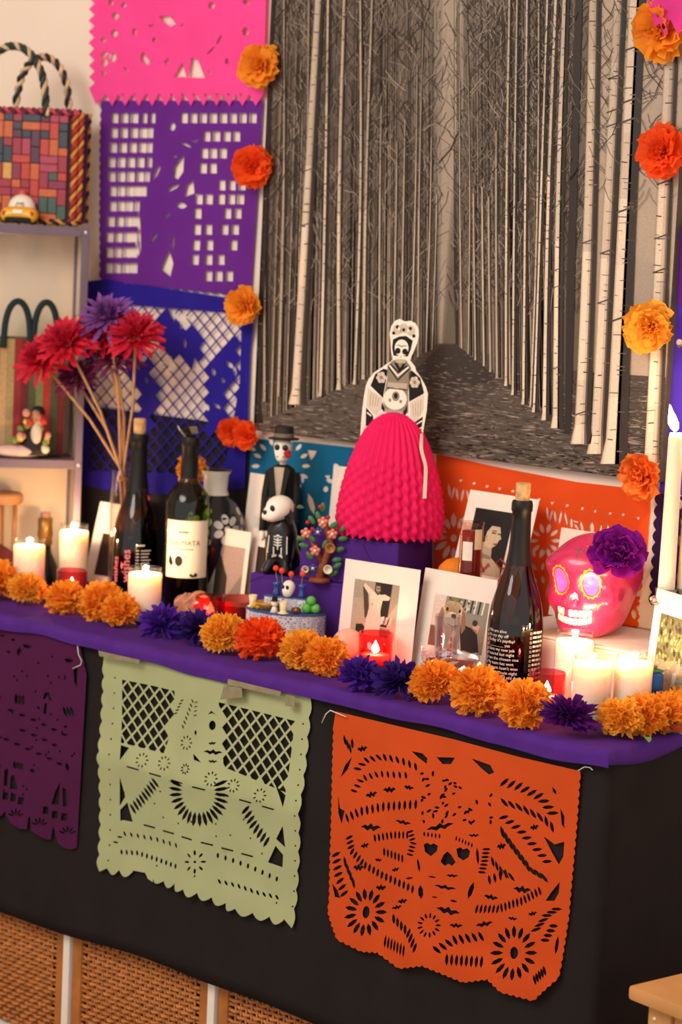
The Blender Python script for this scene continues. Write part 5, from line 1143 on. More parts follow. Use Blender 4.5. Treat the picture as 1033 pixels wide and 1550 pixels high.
hf = lambda p: smax(smax(smin(sell(p, (0, 0, .0), (.0165, .018, .018)), sell(p, (0, -.006, -.016), (.011, .011, .011)), .008), -sell(p, (-.007, -.018, .0), (.0060, .006, .0060)), .002), -sell(p, (.007, -.018, .0), (.0060, .006, .0060)), .002)
h_ = Star(hf, (0, 0, -.003), .04).mesh(30, 24).build('skull', bone, ct, True); h_.location = (0, -.003, .306)
for s in (-1, 1): MB().ball((s * .007, -.0140, .0), (.0056, .003, .0056), 8, 6).build('eye_hole', blk, h_, True)
MB().add([(-.007, -.0165, -.015), (.007, -.0165, -.015), (.007, -.0165, -.017), (-.007, -.0165, -.017)], [(0, 1, 2, 3)]).build('mouth_line', blk, h_)
hat = MB().lathe([(0, 0), (.027, 0), (.0275, .002), (.0175, .004), (.0165, .022), (.012, .0235), (0, .0235)], 24).build('hat', mat('hat_brown', '#2b241f', .6), ct, True, 40); hat.location = (0, -.002, .3195); MB().lathe([(.0178, .004), (.0176, .011), (.0172, .011)], 24).build('hat_band', mat('hat_band', '#6e6052', .6), hat, True)
rs = MB(); 
for k in range(9): rs.ball((.013 + .004 * math.cos(k * .7) * (k > 0), -.021 + .002 * (k % 2), .296 + .004 * math.sin(k * .7) * (k > 0)), .0034, 7, 5)
rs.build('rose', mat('rose_red', '#b3202c', .6), ct, True)
for dx, dz in ((.034, .205), (-.012, .20)):
    for k in range(3): q = leafshape(.014, .008).build('leaf', mat('dull_green', '#5d6b4d', .6), ct, True); q.location = (dx, -.026, dz); q.rotation_euler = (.8, 0, k * 2.1)
MB().ball((-.012, -.028, .213), (.009, .006, .010), 8, 6).build('buttonhole', blk, ct, True)

# ================================================================== black and white talavera vase
vz = root('patterned_vase', 'black and white flower-patterned vase behind the green bottle', 'vase', (-1.118, .360, TOP + .0016))
vprof = [(0, 0), (.026, 0), (.028, .004), (.040, .05), (.052, .10), (.056, .135), (.052, .165), (.040, .190), (.024, .203), (.0205, .212), (.022, .236), (.027, .247), (.0245, .247), (.018, .232)]
def vr(z):
    for (r0, z0), (r1, z1) in zip(vprof[:-2], vprof[1:-2]):
        if z0 <= z <= z1 and z1 > z0: return r0 + (r1 - r0) * (z - z0) / (z1 - z0)
    return .02
MB().lathe(vprof, 40).build('vase_body', mat('vase_black', '#1b1a22', .25, .1, 30, coat=.4), vz, True)
vw = mat('vase_white', '#d9cfc4', .3, .05)
MB().lathe([(r + .0008, z) for r, z in vprof[8:12]], 32).build('vase_neck', vw, vz, True)
def vpatch(ph, z, pts, name='painted_petal'):
    vs = []; 
    for a, b in pts: r = vr(z + b) + .0007; vs.append((r * math.cos(ph + a / r), r * math.sin(ph + a / r), z + b))
    MB().add(vs, [tuple(range(len(vs)))]).build(name, vw, vz)
for ph in (-.34, 1.0, -1.7, 2.6):
    vpatch(ph, .146, oval(0, 0, .0065, .0065, 10))
    for k in range(7): a = k * 2 * PI / 7; vpatch(ph, .146, oval(.0185 * math.cos(a), .0185 * math.sin(a), .0092, .0070, 10, a))
    for k in range(5): vpatch(ph + .66, .105 + .018 * k, oval(.003 * (k % 2), 0, .0062, .0072, 8))

# ================================================================== tree of life ornament
tr = root('clay_tree', 'small clay tree ornament covered in flowers, leaves and cups, on the lower purple box', 'ornament', (-.756, .247, .8845), (0, 0, math.radians(34)))
tr.scale = (1.06, 1.06, 1.06)
clay = mat('clay_brown', '#8a4326', .6, .15, 40); lf2 = mat('glaze_green', '#3f6d43', .4, .2, 60); pet = mat('glaze_coral', '#dc7a63', .4, .15, 60); blu = mat('glaze_blue', '#3a3f83', .4); crm = mat('glaze_cream', '#e3d3b4', .45); redm = mat('glaze_red', '#b02626', .4)
MB().tube([(0, 0, 0), (.002, 0, .02), (.010, 0, .045), (.014, 0, .065), (.008, 0, .085), (.002, 0, .102)], [.008, .006, .006, .0055, .0045, .003], 8).build('trunk', clay, tr, True); MB().tube([(.004, 0, .028), (-.008, 0, .05), (-.018, 0, .07)], [.005, .0045, .003], 8).build('branch', clay, tr, True); MB().lathe([(0, 0), (.018, 0), (.016, .006), (0, .007)], 16).build('base', clay, tr, True)
for x, z, a in [(-.016, .012, 2.6), (.016, .012, .5), (-.020, .055, 2.9), (.024, .052, .3), (.028, .070, .2), (.030, .082, .9), (-.010, .064, 2.4), (.004, .054, 1.2), (-.012, .036, 2.3), (.020, .036, .2), (.014, .088, .6), (-.012, .092, 2.2), (.0, .112, 1.5), (-.024, .068, 3.2), (-.004, .098, 1.9), (.022, .024, .6)]:
    q = MB().ball((.007, 0, 0), (.0085, .0025, .0045), 8, 6).build('leaf', lf2, tr, True); q.location = (x, -.007, z); q.rotation_euler = (0, -a, 0)
def mini_flower(x, z, r, pm_, cm, n=5):
    c = MB().ball((x, -.012, z), (r * .36, .003, r * .36), 8, 6).build('flower_centre', cm, tr, True)
    for k in range(n): a = 2 * PI * k / n + .3; MB().ball((x + r * .62 * math.cos(a), -.010, z + r * .62 * math.sin(a)), (r * .42, .0025, r * .42), 8, 6).build('flower_petal', pm_, tr, True)
for x, z in ((-.024, .077), (.018, .078), (-.008, .050), (.002, .096)): mini_flower(x, z, .0085, pet, crm)
for x, z in ((-.010, .022), (-.005, .080)): mini_flower(x, z, .0075, blu, crm)
for x, z in ((-.022, .094), (-.003, .120), (.010, .104), (-.014, .084)): MB().ball((x, -.010, z), .0035, 8, 6).build('berry', redm, tr, True)
for x, z, r, m_ in ((.016, .056, .0085, mat('glaze_ochre', '#a96a33', .4)), (.014, .022, .0075, crm), (-.022, .020, .006, mat('glaze_pink', '#e2b6a4', .4))):
    q = MB().lathe([(0, 0), (r * .6, .0), (r, .008), (r * .8, .008), (r * .5, .002), (0, .002)], 14).build('clay_cup', m_, tr, True); q.location = (x, -.006, z); q.rotation_euler = (PI / 2, 0, 0)

# ================================================================== miniature altar
ma = root('miniature_altar', 'miniature offering table with a blue floral cloth and tiny skull, cups and fruit', 'ornament', (-.788, .204, TOP + .0016), (0, 0, math.radians(22))); ma.scale = (1.06, 1.06, 1.06)
m = bpy.data.materials.new('blue_floral_print'); m.use_nodes = True; nt = m.node_tree; N = nt.nodes; Lk = nt.links; b = N['Principled BSDF']; b.inputs['Roughness'].default_value = .6
tc = N.new('ShaderNodeTexCoord'); vo = N.new('ShaderNodeTexVoronoi'); vo.inputs['Scale'].default_value = 190; vo.feature = 'DISTANCE_TO_EDGE'; nz_ = N.new('ShaderNodeTexNoise'); nz_.inputs['Scale'].default_value = 120
Lk.new(tc.outputs['Object'], vo.inputs['Vector']); Lk.new(tc.outputs['Object'], nz_.inputs['Vector']); ad = N.new('ShaderNodeMath'); ad.operation = 'MULTIPLY'; Lk.new(vo.outputs['Distance'], ad.inputs[0]); Lk.new(nz_.outputs['Fac'], ad.inputs[1])
rp2 = N.new('ShaderNodeValToRGB'); rp2.color_ramp.elements[0].position = .045; rp2.color_ramp.elements[0].color = (*rgb('#dcd3d0'), 1); rp2.color_ramp.elements[1].position = .10; rp2.color_ramp.elements[1].color = (*rgb('#4a5090'), 1)
e = rp2.color_ramp.elements.new(.16); e.color = (*rgb('#d2c8cc'), 1); Lk.new(ad.outputs[0], rp2.inputs['Fac']); Lk.new(rp2.outputs[0], b.inputs['Base Color']); floral = m
bluecl = mat('blue_cloth', '#3d5590', .6)
def half(rx, ry, n=20): return [(rx * math.cos(PI + PI * i / n), ry * math.sin(PI + PI * i / n)) for i in range(n + 1)]
def drum(rx, ry, z0, z1, m_, name, par, flute=0):
    mb = MB(); h = half(rx, ry, 40); n = len(h); f = lambda i: 1 + flute * math.sin(i * 1.7)
    mb.add([(x * f(i), y * f(i), z0) for i, (x, y) in enumerate(h)] + [(x, y, z1) for x, y in h], [(i, i + 1, i + 1 + n, i + n) for i in range(n - 1)] + [tuple(range(n, 2 * n)), (n - 1, 0, n, 2 * n - 1), tuple(range(n - 1, -1, -1))])
    return mb.build(name, m_, par)
drum(.066, .048, 0, .050, floral, 'cloth_skirt', ma, .015); drum(.067, .049, .0502, .0525, bluecl, 'table_top', ma)
MB().box(-.034, .036, -.014, -.001, .0526, .072, .001).build('upper_step', floral, ma); MB().box(-.035, .037, -.015, -.0005, .0722, .074, .0008).build('step_top', bluecl, ma)
msk = Star(lambda p: smax(smax(smin(sell(p, (0, 0, .016), (.0095, .0105, .0105)), sell(p, (0, -.003, .007), (.0075, .007, .0075)), .006), -sell(p, (-.0042, -.0105, .016), (.003, .004, .0035)), .001), -sell(p, (.0042, -.0105, .016), (.003, .004, .0035)), .001), (0, 0, .013), .03).mesh(24, 20).build('tiny_skull', bone, ma, True); msk.location = (.006, -.012, .0742); msk.rotation_euler = (0, 0, -.35)
for s in (-1, 1): MB().ball((s * .0042, -.0085, .0162), (.003, .002, .0034), 8, 6).build('eye_hole', blk, msk, True)
MB().add([(-.004, -.0098, .006), (.004, -.0098, .006), (.004, -.0098, .007), (-.004, -.0098, .007)], [(0, 1, 2, 3)]).build('mouth_line', blk, msk)
bv = mat('cobalt_glass', '#24468c', .15, .1, 40, coat=.4)
for x in (-.016, .026):
    q = MB().lathe([(0, 0), (.0055, 0), (.006, .004), (.0042, .009), (.0046, .016), (.007, .021), (.006, .021), (.0036, .015), (.003, .005), (0, .004)], 14).build('blue_vase', bv, ma, True); q.location = (x, -.007, .0742)
for x, z in ((-.018, .117), (-.008, .114), (.008, .110), (.027, .112)):
    MB().ball((x, -.009, z), (.005, .004, .005), 8, 6).build('red_flower', mat('tiny_red', '#e0402a', .5), ma, True); MB().tube([(x, -.009, z - .004), (x * .9 + .001, -.008, .094)], .0007, 4).build('stem', leafm, ma)
for x, y in ((-.054, -.010), (.010, -.043)):
    q = MB().lathe([(0, 0), (.0085, 0), (.0085, .0015), (.0055, .002), (.0050, .006), (.0068, .019), (.006, .019), (.004, .006), (0, .005)], 16).build('tiny_cup', mat('tiny_cup_cream', '#ead6a6', .4), ma, True); q.location = (x, y, .0526)
q = MB().lathe([(0, 0), (.010, 0), (.018, .008), (.0195, .012), (.017, .012), (.009, .003), (0, .003)], 20, sx=1.1).build('gold_bowl', mat('gold_glaze', '#b98a34', .3, .2, 60), ma, True); q.location = (-.026, -.020, .0526)
for k in range(5): MB().ball((-.047 + .004 * k, -.028 - .002 * (k % 2), .0565 + .002 * (k % 2)), .004, 8, 6).build('tiny_fruit', mat('tiny_yellow', '#d8a52f', .5), ma, True)
for x, y, z in ((.040, -.020, .0605), (.053, -.014, .0605), (.046, -.012, .0605), (.046, -.017, .0725)): MB().ball((x, y, z), .0078, 10, 8).build('green_fruit', mat('lime_green', '#5fb54c', .45), ma, True)
MB().ball((.028, -.034, .058), (.0085, .007, .0055), 10, 7).build('tiny_bread', mat('bread_brown', '#6b3a24', .6), ma, True); MB().ball((.030, -.040, .060), .0025, 6, 5).build('tiny_bread_knob', mat('bread_tan', '#b98a4a', .6), ma, True)
q = MB().lathe([(0, 0), (.007, 0), (.003, .009), (0, .010)], 12).build('tiny_figure', bone, ma, True); q.location = (-.006, -.040, .0526); MB().ball((0, 0, .014), .0055, 10, 8).build('figure_head', bone, q, True); MB().lathe([(.0075, .0185), (.0048, .0192), (.0045, .025), (0, .025)], 12).build('figure_hat', blk, q, True)

# ================================================================== smaller things on the table
o = root('tin_ornament', 'round painted ornament with a red and gold rim peeping behind the woman photo', 'ornament', (-.592, .258, .902), (0, 0, .2)); 
dm = mat('ornament_gold', '#c79b45', .4, .3, 60); MB().lathe([(0, -.003), (.021, -.003), (.022, 0), (.021, .003), (0, .003)], 28, M=Matrix.Rotation(PI / 2, 4, 'X')).build('disc', dm, o, True)
for k in range(22): a = 2 * PI * k / 22; MB().ball((.0205 * math.cos(a), -.003, .0205 * math.sin(a)), .0030, 6, 5).build('rim_bead', redm if k % 2 else mat('ornament_ochre', '#d9a93d', .4), o, True)
MB().lathe([(0, 0), (.012, 0), (.011, .003), (0, .0035)], 18, M=Matrix.Translation((0, -.003, 0)) @ Matrix.Rotation(PI / 2, 4, 'X')).build('painted_centre', mat('ornament_grey', '#9c9a8c', .4), o, True)
MB().tube([(0, .001, -.02), (0, .001, -.120)], .0016, 6).build('stick', clay, o)
# ribbed orange honeycomb ball
o = root('orange_paper_ball', 'half round ribbed orange paper ball behind the dog photo', 'ornament', (-.496, .288, TOP + .0016)); mb = MB()
mb.lathe([(.02, 0), (.034, .06), (.038, .10), (.0385, .125), (.036, .145), (.030, .160), (.020, .170), (.004, .174)], 60, wob=lambda a, z: 1 - .05 * abs(math.sin(a * 10))); mb.build('paper_ribs', mat('paper_orange', '#f08a24', .6, .1, 40, translucent=.2), o, True)
# amber drink glass with label
o = root('small_glass', 'small glass of red drink with a white picture on it, in front of the portrait', 'glass', (-.458, .270, TOP + .0016))
gp2 = [(0, 0), (.022, 0), (.024, .004), (.024, .135), (.0195, .150), (.0190, .160), (.0182, .232), (.0195, .238), (.018, .238)]
MB().lathe(gp2, 28).build('glass_body', glass('pinkish_glass', (.85, .62, .55), .9, .05), o, True); MB().lathe([(0, .145), (.0168, .152), (.0165, .200), (.0160, .2235), (0, .2235)], 24).build('drink', mat('red_drink', '#8f3328', .3, .25, 200), o, True)
MB().lathe([(0, .004), (.0215, .004), (.0215, .143), (0, .143)], 24).build('drink_lower', mat('pink_syrup', '#c9806a', .35, .2, 60), o, True)
ph = math.atan2(-2.585 - .262, 1.763 + .478)
def gpatch(a0, a1, z0, z1, r, m_, name): MB().add([(r * math.cos(ph + a0 + (a1 - a0) * i / 6), r * math.sin(ph + a0 + (a1 - a0) * i / 6), z) for i in range(7) for z in (z0, z1)], [(2 * i, 2 * i + 2, 2 * i + 3, 2 * i + 1) for i in range(6)]).build(name, m_, o, True)
gpatch(-.75, .10, .178, .208, .0196, mat('sticker_white', '#e8d8c6', .6), 'sticker'); gpatch(.25, .95, .196, .228, .0197, mat('sticker_tan', '#d8bd95', .6), 'paper_strip')
# red ribbon bow next to it
o = root('red_ribbon', 'thin red ribbon bow against the portrait photo', 'ribbon', (-.452, .3420, .872), (-.262, 0, 0)); rb_ = mat('ribbon_red', '#a8342a', .5)
for s in (-1, 1): MB().tube([(0, 0, .07), (s * .014, -.004, .082), (s * .022, -.004, .074), (s * .012, -.002, .066), (0, 0, .07)], .0016, 5).build('bow_loop', rb_, o, True); MB().tube([(0, 0, .07), (s * .010, -.003, .045), (s * .014, -.003, .0)], .0016, 5).build('ribbon_tail', rb_, o, True)
# clear shot glass
o = root('shot_glass', 'tall clear shot glass with red print in front of the dog photo', 'glass', (-.402, .150, TOP + .0016))
MB().lathe([(0, 0), (.0155, 0), (.0165, .004), (.0205, .108), (.0192, .108), (.0158, .014), (0, .012)], 28).build('glass_body', glass('shot_clear', (.86, .86, .88), 1.0, .02, 1.9), o, True)
ph = math.atan2(-2.585 - .15, 1.763 + .402); rprint = mat('red_print', '#b8323a', .5)
for a, z0, z1 in ((-.55, .030, .092), (.05, .035, .060), (.25, .030, .080)):
    mbp = MB(); n = 5
    for k in range(n):
        za = z0 + (z1 - z0) * k / n; zb_ = za + (z1 - z0) / n * .75; r1 = .0166 + .0039 * za / .108 + .0005
        mbp.add([(r1 * math.cos(ph + a + d), r1 * math.sin(ph + a + d), z) for d, z in ((0, za), (.16, za), (.16, zb_), (0, zb_))], [(0, 1, 2, 3)])
    mbp.build('printed_mark', rprint, o)
# wrapped candy
o = root('wrapped_candy', 'brown candy in crinkled clear cellophane between the shot glass and big bottle', 'candy', (-.372, .125, TOP + .0016), (0, 0, .5)); rc = random.Random(4)
MB().box(-.040, .040, -.012, .012, .002, .046, .008).build('candy_block', mat('candy_brown', '#8a4a33', .45, .35, 90), o, True)
mb = MB(); n1, n2 = 26, 10; vs = []
for j in range(n2 + 1):
    for i in range(n1): a = 2 * PI * i / n1; k = 1 + .10 * rc.uniform(-1, 1); vs.append((.049 * math.cos(a) * k * (1 - .12 * (j / n2)), .021 * math.sin(a) * k, .001 + .058 * j / n2 + (rc.uniform(-.004, .006) if j == n2 else 0)))
mb.add(vs, [(j * n1 + i, j * n1 + (i + 1) % n1, (j + 1) * n1 + (i + 1) % n1, (j + 1) * n1 + i) for j in range(n2) for i in range(n1)]); mb.build('cellophane', glass('cellophane', (.90, .86, .84), 1.0, .16, 2.6), o)
# gilded little skull next to the middle votive
o = root('small_sugar_skull', 'small pale pink sugar skull with gold brow left of the middle red votive', 'skull', (-.604, .150, TOP + .0016), (0, 0, -.1)); o.scale = (1.25, 1.25, 1.25)
S2 = Star(lambda p: smax(smax(smin(sell(p, (0, 0, .026), (.018, .021, .019)), sell(p, (0, -.008, .010), (.013, .013, .011)), .01), -sell(p, (-.0075, -.020, .024), (.005, .006, .006)), .003), -sell(p, (.0075, -.020, .024), (.005, .006, .006)), .003), (0, -.002, .022), .05); S2.mesh(36, 28).build('skull', mat('pale_pink_sugar', '#efb096', .5, .08, 60), o, True)
for s in (-1, 1): S2.patch((s * .0075, -.03, .024), (1, 0, 0), (0, 0, 1), oval(0, 0, .004, .0055, 10), .0005).build('eye_paint', blk, o, True)
S2.patch((0, -.03, .036), (1, 0, 0), (0, 0, 1), oval(0, 0, .012, .005, 14), .0008).build('gold_brow', mat('gold_leaf', '#c9a85a', .25, .2, 80, metal=.7), o, True)
# brown bread skull
o = root('bread_roll', 'brown bun of bread between the green bottle and the deep red votive', 'bread', (-1.000, .205, TOP + .0016)); rb3 = random.Random(2)
BR = Star(lambda p: smin(smin(sell(p, (0, 0, .022), (.038, .032, .024)), sell(p, (.010, -.004, .046), (.018, .016, .012)), .012), sell(p, (-.020, -.012, .032), (.018, .016, .016)), .012) + .0012 * noise2(p.x * 20, p.z * 20), (0, 0, .022), .08); BR.mesh(36, 28).build('bun', mat('bun_brown', '#b07048', .55, .3, 45), o, True)
for k in range(3): MB().tube([(-.030 + .02 * k, -.022, .018), (-.024 + .02 * k, -.028, .036), (-.010 + .018 * k, -.016, .052)], .0030, 6).build('dough_strip', mat('bun_pink', '#cf9087', .5, .2, 60), o, True)
# terracotta bowl
o = root('terracotta_bowl', 'shallow red terracotta bowl behind the deep red votive', 'bowl', (-.957, .268, TOP + .0016)); terra = mat('terracotta', '#a8442f', .5, .15, 40)
MB().lathe([(0, 0), (.024, 0), (.028, .003), (.044, .034), (.047, .036), (.047, .044), (.0445, .044), (.038, .030), (.020, .006), (0, .006)], 36).build('bowl', terra, o, True, 50); 
for k in range(3): MB().ball((.010 * math.cos(2 * k), .010 * math.sin(2 * k) - .01, .022 + .004 * k), .0055, 8, 6).build('seed', mat('seed_grey', '#b6aaa0', .5), o, True)
# blue cloth wallets at the right
o = root('folded_cloth', 'folded blue cloth with orange and green stripe in front of the garden photo', 'cloth', (-.058, .196, TOP + .0016), (0, 0, -.42)); bl2 = mat('blue_weave', '#2f5b93', .8, .15, 120)
MB().box(-.024, .026, -.010, .010, 0, .022, .005).build('lower_fold', bl2, o, True); MB().box(-.025, .025, -.010, .010, .0225, .045, .005).build('middle_fold', bl2, o, True); MB().box(-.024, .024, -.010, .010, .0455, .073, .006).build('upper_fold', bl2, o, True); MB().box(-.023, .022, -.009, .009, .0733, .0765, .0012).build('green_stripe', mat('green_weave', '#3f7a55', .8), o); MB().box(-.023, .005, -.009, .009, .0768, .080, .0012).build('orange_stripe', mat('orange_weave', '#d0802f', .8), o)
o = root('paper_strip', 'small reddish paper scrap on the purple cloth below the dog photo', 'paper', (-.42, .098, TOP + .0016), (0, 0, .2)); MB().box(-.018, .018, -.004, .004, 0, .0008).build('scrap', mat('scrap_red', '#a64a3a', .6), o)

# ================================================================== dried flowers in a glass vase
gv = root('glass_vase', 'clear glass cylinder vase behind the left lettered bottle, holding straw stems', 'vase', (-1.338, .352, TOP + .0016))
MB().lathe([(0, 0), (.030, 0), (.032, .004), (.034, .225), (.0325, .225), (.0305, .008), (0, .008)], 32).build('glass_body', glass('vase_glass', (.90, .88, .88), 1.0, .02, 1.45), gv, True)
straw = mat('straw_stem', '#b98a5c', .7, .2, 60); reds = mat('dried_red', '#cf1f3c', .7, .15, 40, translucent=.15); purp = mat('dried_purple', '#8a4f9c', .7, .2, 40, translucent=.15); dkp = mat('dried_plum', '#7d2c5a', .7, .15, 40, translucent=.15)
def daisy(r, n, rng):
    mb = MB()
    for k in range(n):
        f = (k + .5) / n; ph = k * 2.39996; th = .25 + 1.5 * f; d = Vector((math.sin(th) * math.cos(ph), math.sin(th) * math.sin(ph), math.cos(th)))
        petal_grid(mb, d * r * .1, d, (-math.sin(ph), math.cos(ph), rng.uniform(-.4, .4)), r * .17, r * (.6 + .4 * f) * rng.uniform(.85, 1.1), 2, 3, rng, .12, rng.uniform(-.15, .15), .05, cup=-.6)
    return mb
rd = random.Random(14)
dried = [(-1.440, .222, 1.200, .056, reds, 'dried red flower with narrow petals, lowest at the left of the bunch'), (-1.376, .225, 1.236, .060, reds, 'large dried red flower in the left middle of the bunch'), (-1.318, .270, 1.286, .056, purp, 'pale purple dried flower at the top of the bunch'), (-1.252, .276, 1.258, .056, reds, 'dried red flower at the right of the bunch, before the blue paper'), (-1.338, .310, 1.214, .052, dkp, 'dark pink dried flower hidden in the middle of the bunch'), (-1.412, .282, 1.168, .046, dkp, 'dull plum dried flower low beneath the red ones'), (-1.352, .292, 1.252, .050, reds, 'small dried red flower between the large red and the purple flower')]
for i, (x, y, z, r, m_, lb) in enumerate(dried):
    bx, by, bz = -1.338 + rd.uniform(-.012, .012), .352 + rd.uniform(-.012, .012), TOP + .06; md_ = Vector((-1.343, .346, .985)); 
    o = root('dried_flower', lb, 'flower', (bx, by, bz), group='dried flowers in the glass vase'); v = Vector((x - bx, y - by, z - bz)); mdl = Vector((md_.x - bx + rd.uniform(-.010, .010), md_.y - by + rd.uniform(-.010, .010), md_.z - bz)); c1 = mdl.lerp(v, .5) + Vector((.010, 0, .006))
    MB().tube([(0, 0, 0), mdl * .6, mdl, c1, v], .0026, 6).build('stem', straw, o, True)
    hd_ = daisy(r, 90, rd).build('flower_head', m_, o, True); hd_.location = v; t_ = (v - mdl).normalized() * .55 + Vector((.30, -.45, .25)); hd_.rotation_euler = t_.to_track_quat('Z', 'Y').to_euler()
o = root('straw_tie', 'twist of straw tying the dried stems above the glass vase', 'tie', (-1.343, .346, .985)); MB().tube([(.012 * math.cos(a * .8), .012 * math.sin(a * .8), .004 * math.sin(a * 3) + .0006 * a) for a in range(14)], .002, 5).build('straw_loop', straw, o, True)
# ================================================================== grey shelf at the left and what stands on it
SX, SY, SA = -1.455, .341, math.radians(54)
shm = mat('shelf_mauve_grey', '#6d5b66', .45, .08, 20, spec=.4); cream = mat('shelf_cream', '#dcc6ac', .75, .03, 5)
sf = root('metal_shelf', 'mauve grey metal shelf with cream back in the left corner', 'shelf', (SX, SY, 0), (0, 0, SA))
SW, SD = .62, .128
for x in (-SW, -.014):
    MB().box(x, x + .014, 0, .014, 0, 1.450, .0015).build('post', shm, sf); MB().box(x, x + .014, SD - .012, SD, 0, 1.432, .001).build('back_post', shm, sf)
MB().box(-.0095, -.0045, .0145, SD - .0125, .05, 1.432).build('side_panel', cream, sf); MB().box(-SW + .0045, -SW + .0095, .0145, SD - .0125, .05, 1.432).build('side_panel', cream, sf)
MB().box(-SW + .0145, -.0145, SD - .006, SD - .002, .05, 1.431).build('back_panel', cream, sf)
for z in (1.450, 1.012, .600, .10): MB().box(-SW + .0142, -.0142, .0005, SD - .007, z - .017, z, .001).build('shelf_board', shm, sf)
for z in (1.4405, 1.003, .591): MB().ball((-.007, -.0005, z), (.0032, .0015, .0032), 8, 6).build('screw', mat('screw_steel', '#e6ddd0', .3, .05, 20, metal=.6), sf, True)
SM = Matrix.Translation((SX, SY, 0)) @ Matrix.Rotation(SA, 4, 'Z')
def onshelf(x, y, z): return tuple(SM @ Vector((x, y, z)))
# woven plastic bag
bag = root('woven_bag', 'colourful woven basket bag with tall braided handles on top of the shelf', 'bag', onshelf(-.132, .090, 1.4512), (0, 0, SA + math.radians(-18)))
BW, BH, BD_ = .262, .214, .054
cols = ['#8e1c30', '#ad3020', '#b5531f', '#c2913e', '#26303a', '#4c1c35', '#374c40', '#7a173a', '#9c2d46']; bm_ = [mat('weave_%d' % i, c, .45, .15, 80, spec=.4) for i, c in enumerate(cols)]
MB().box(-BW / 2 + .002, BW / 2 - .002, -BD_ / 2 + .003, BD_ / 2 - .003, .001, BH - .004, .012).build('bag_body', mat('bag_inner', '#3b1c24', .7), bag)
rg = random.Random(17); nc, nr = 13, 13; tw, th_ = (BW - .034) / nc, (BH - .014) / nr; tile_me = {}
def tile(wc, hc, ci):
    k = (wc, hc, ci)
    if k not in tile_me: me = MB().box(0, wc * tw - .0008, 0, .004, 0, hc * th_ - .0008, .0012).mesh('woven_strip'); me.materials.append(bm_[ci]); tile_me[k] = me
    return tile_me[k]
used = set()
for r in range(nr):
    for c in range(nc):
        if (r, c) in used: continue
        ci = rg.choice([0, 0, 1, 1, 2, 2, 3, 4, 4, 5, 6, 7, 8]); opts = [(1, 1), (1, 2), (2, 1), (1, 2)]; wc, hc = rg.choice(opts)
        if c + wc > nc or r + hc > nr or any((r + a, c + b) in used for a in range(hc) for b in range(wc)): wc = hc = 1
        for a in range(hc):
            for b in range(wc): used.add((r + a, c + b))
        o = bpy.data.objects.new('woven_strip', tile(wc, hc, ci)); COL.objects.link(o); o.parent = bag; o.location = (-BW / 2 + .006 + c * tw, -BD_ / 2 - .0015, .006 + r * th_)
edge_y = mat('braid_ochre', '#c98a3c', .5, .2, 60); edge_r = mat('braid_red', '#a02a2f', .5, .2, 60); edge_d = mat('braid_dark', '#26202a', .5)
def braid(name, pts, r, ms, turns=1.0, par=bag):
    pts = [Vector(p) for p in pts]; L_ = len(pts)
    for k, m_ in enumerate(ms):
        q = []
        for i, p in enumerate(pts):
            t = (pts[min(i + 1, L_ - 1)] - pts[max(i - 1, 0)]).normalized(); s_ = t.cross(Vector((0, 1, 0.2))).normalized(); n_ = t.cross(s_); a = i * turns + 2 * PI * k / len(ms); q.append(p + s_ * r * math.cos(a) + n_ * r * math.sin(a))
        MB().tube(q, r * .95, 5).build(name, m_, par, True)
xr = BW / 2
side = lambda x, y, n=44: [(x, y, .008 + (BH - .012) * i / (n - 1)) for i in range(n)]
braid('edge_braid', side(xr - .014, -BD_ / 2 - .003), .0042, [edge_r, edge_y], 1.1); braid('edge_braid', side(xr - .004, -BD_ / 2 + .002), .0036, [edge_y, edge_r], 1.1); MB().box(xr - .003, xr + .001, -BD_ / 2 + .010, BD_ / 2 - .022, .006, BH - .006, .001).build('side_strip', edge_d, bag); MB().box(xr - .003, xr + .0012, BD_ / 2 - .020, BD_ / 2 - .012, .006, BH - .006, .001).build('side_strip', mat('side_plum', '#6d2440', .5), bag); braid('edge_braid', side(xr - .001, BD_ / 2 - .005), .0036, [edge_y, edge_d], 1.1)
braid('rim_braid', [(-xr + (2 * xr - .006) * i / 60, -BD_ / 2 - .001, BH - .004) for i in range(61)], .0042, [mat('braid_pink', '#b9404f', .5), mat('braid_plum', '#5a2338', .5)], 1.2); braid('rim_braid', [(-xr + (2 * xr - .006) * i / 60, -BD_ / 2 - .001, .006) for i in range(61)], .0036, [edge_y, edge_d], 1.1)
hg = mat('handle_green', '#26352f', .5, .2, 60); hc_ = mat('handle_cream', '#cdb28a', .5, .2, 60)
def handle(y, x0, x1, zt, ms, n=60):
    braid('handle', [((x0 + x1) / 2 - (x1 - x0) / 2 * math.cos(PI * i / (n - 1)) * (1 if True else 1), y, BH - .012 + (zt) * math.sin(PI * i / (n - 1)) ** .8) for i in range(n)], .0044, ms, .9)
handle(-BD_ / 2 - .005, -.068, .060, .126, [hg, hg, hc_]); handle(BD_ / 2 - .006, -.010, .092, .112, [hc_, edge_d])
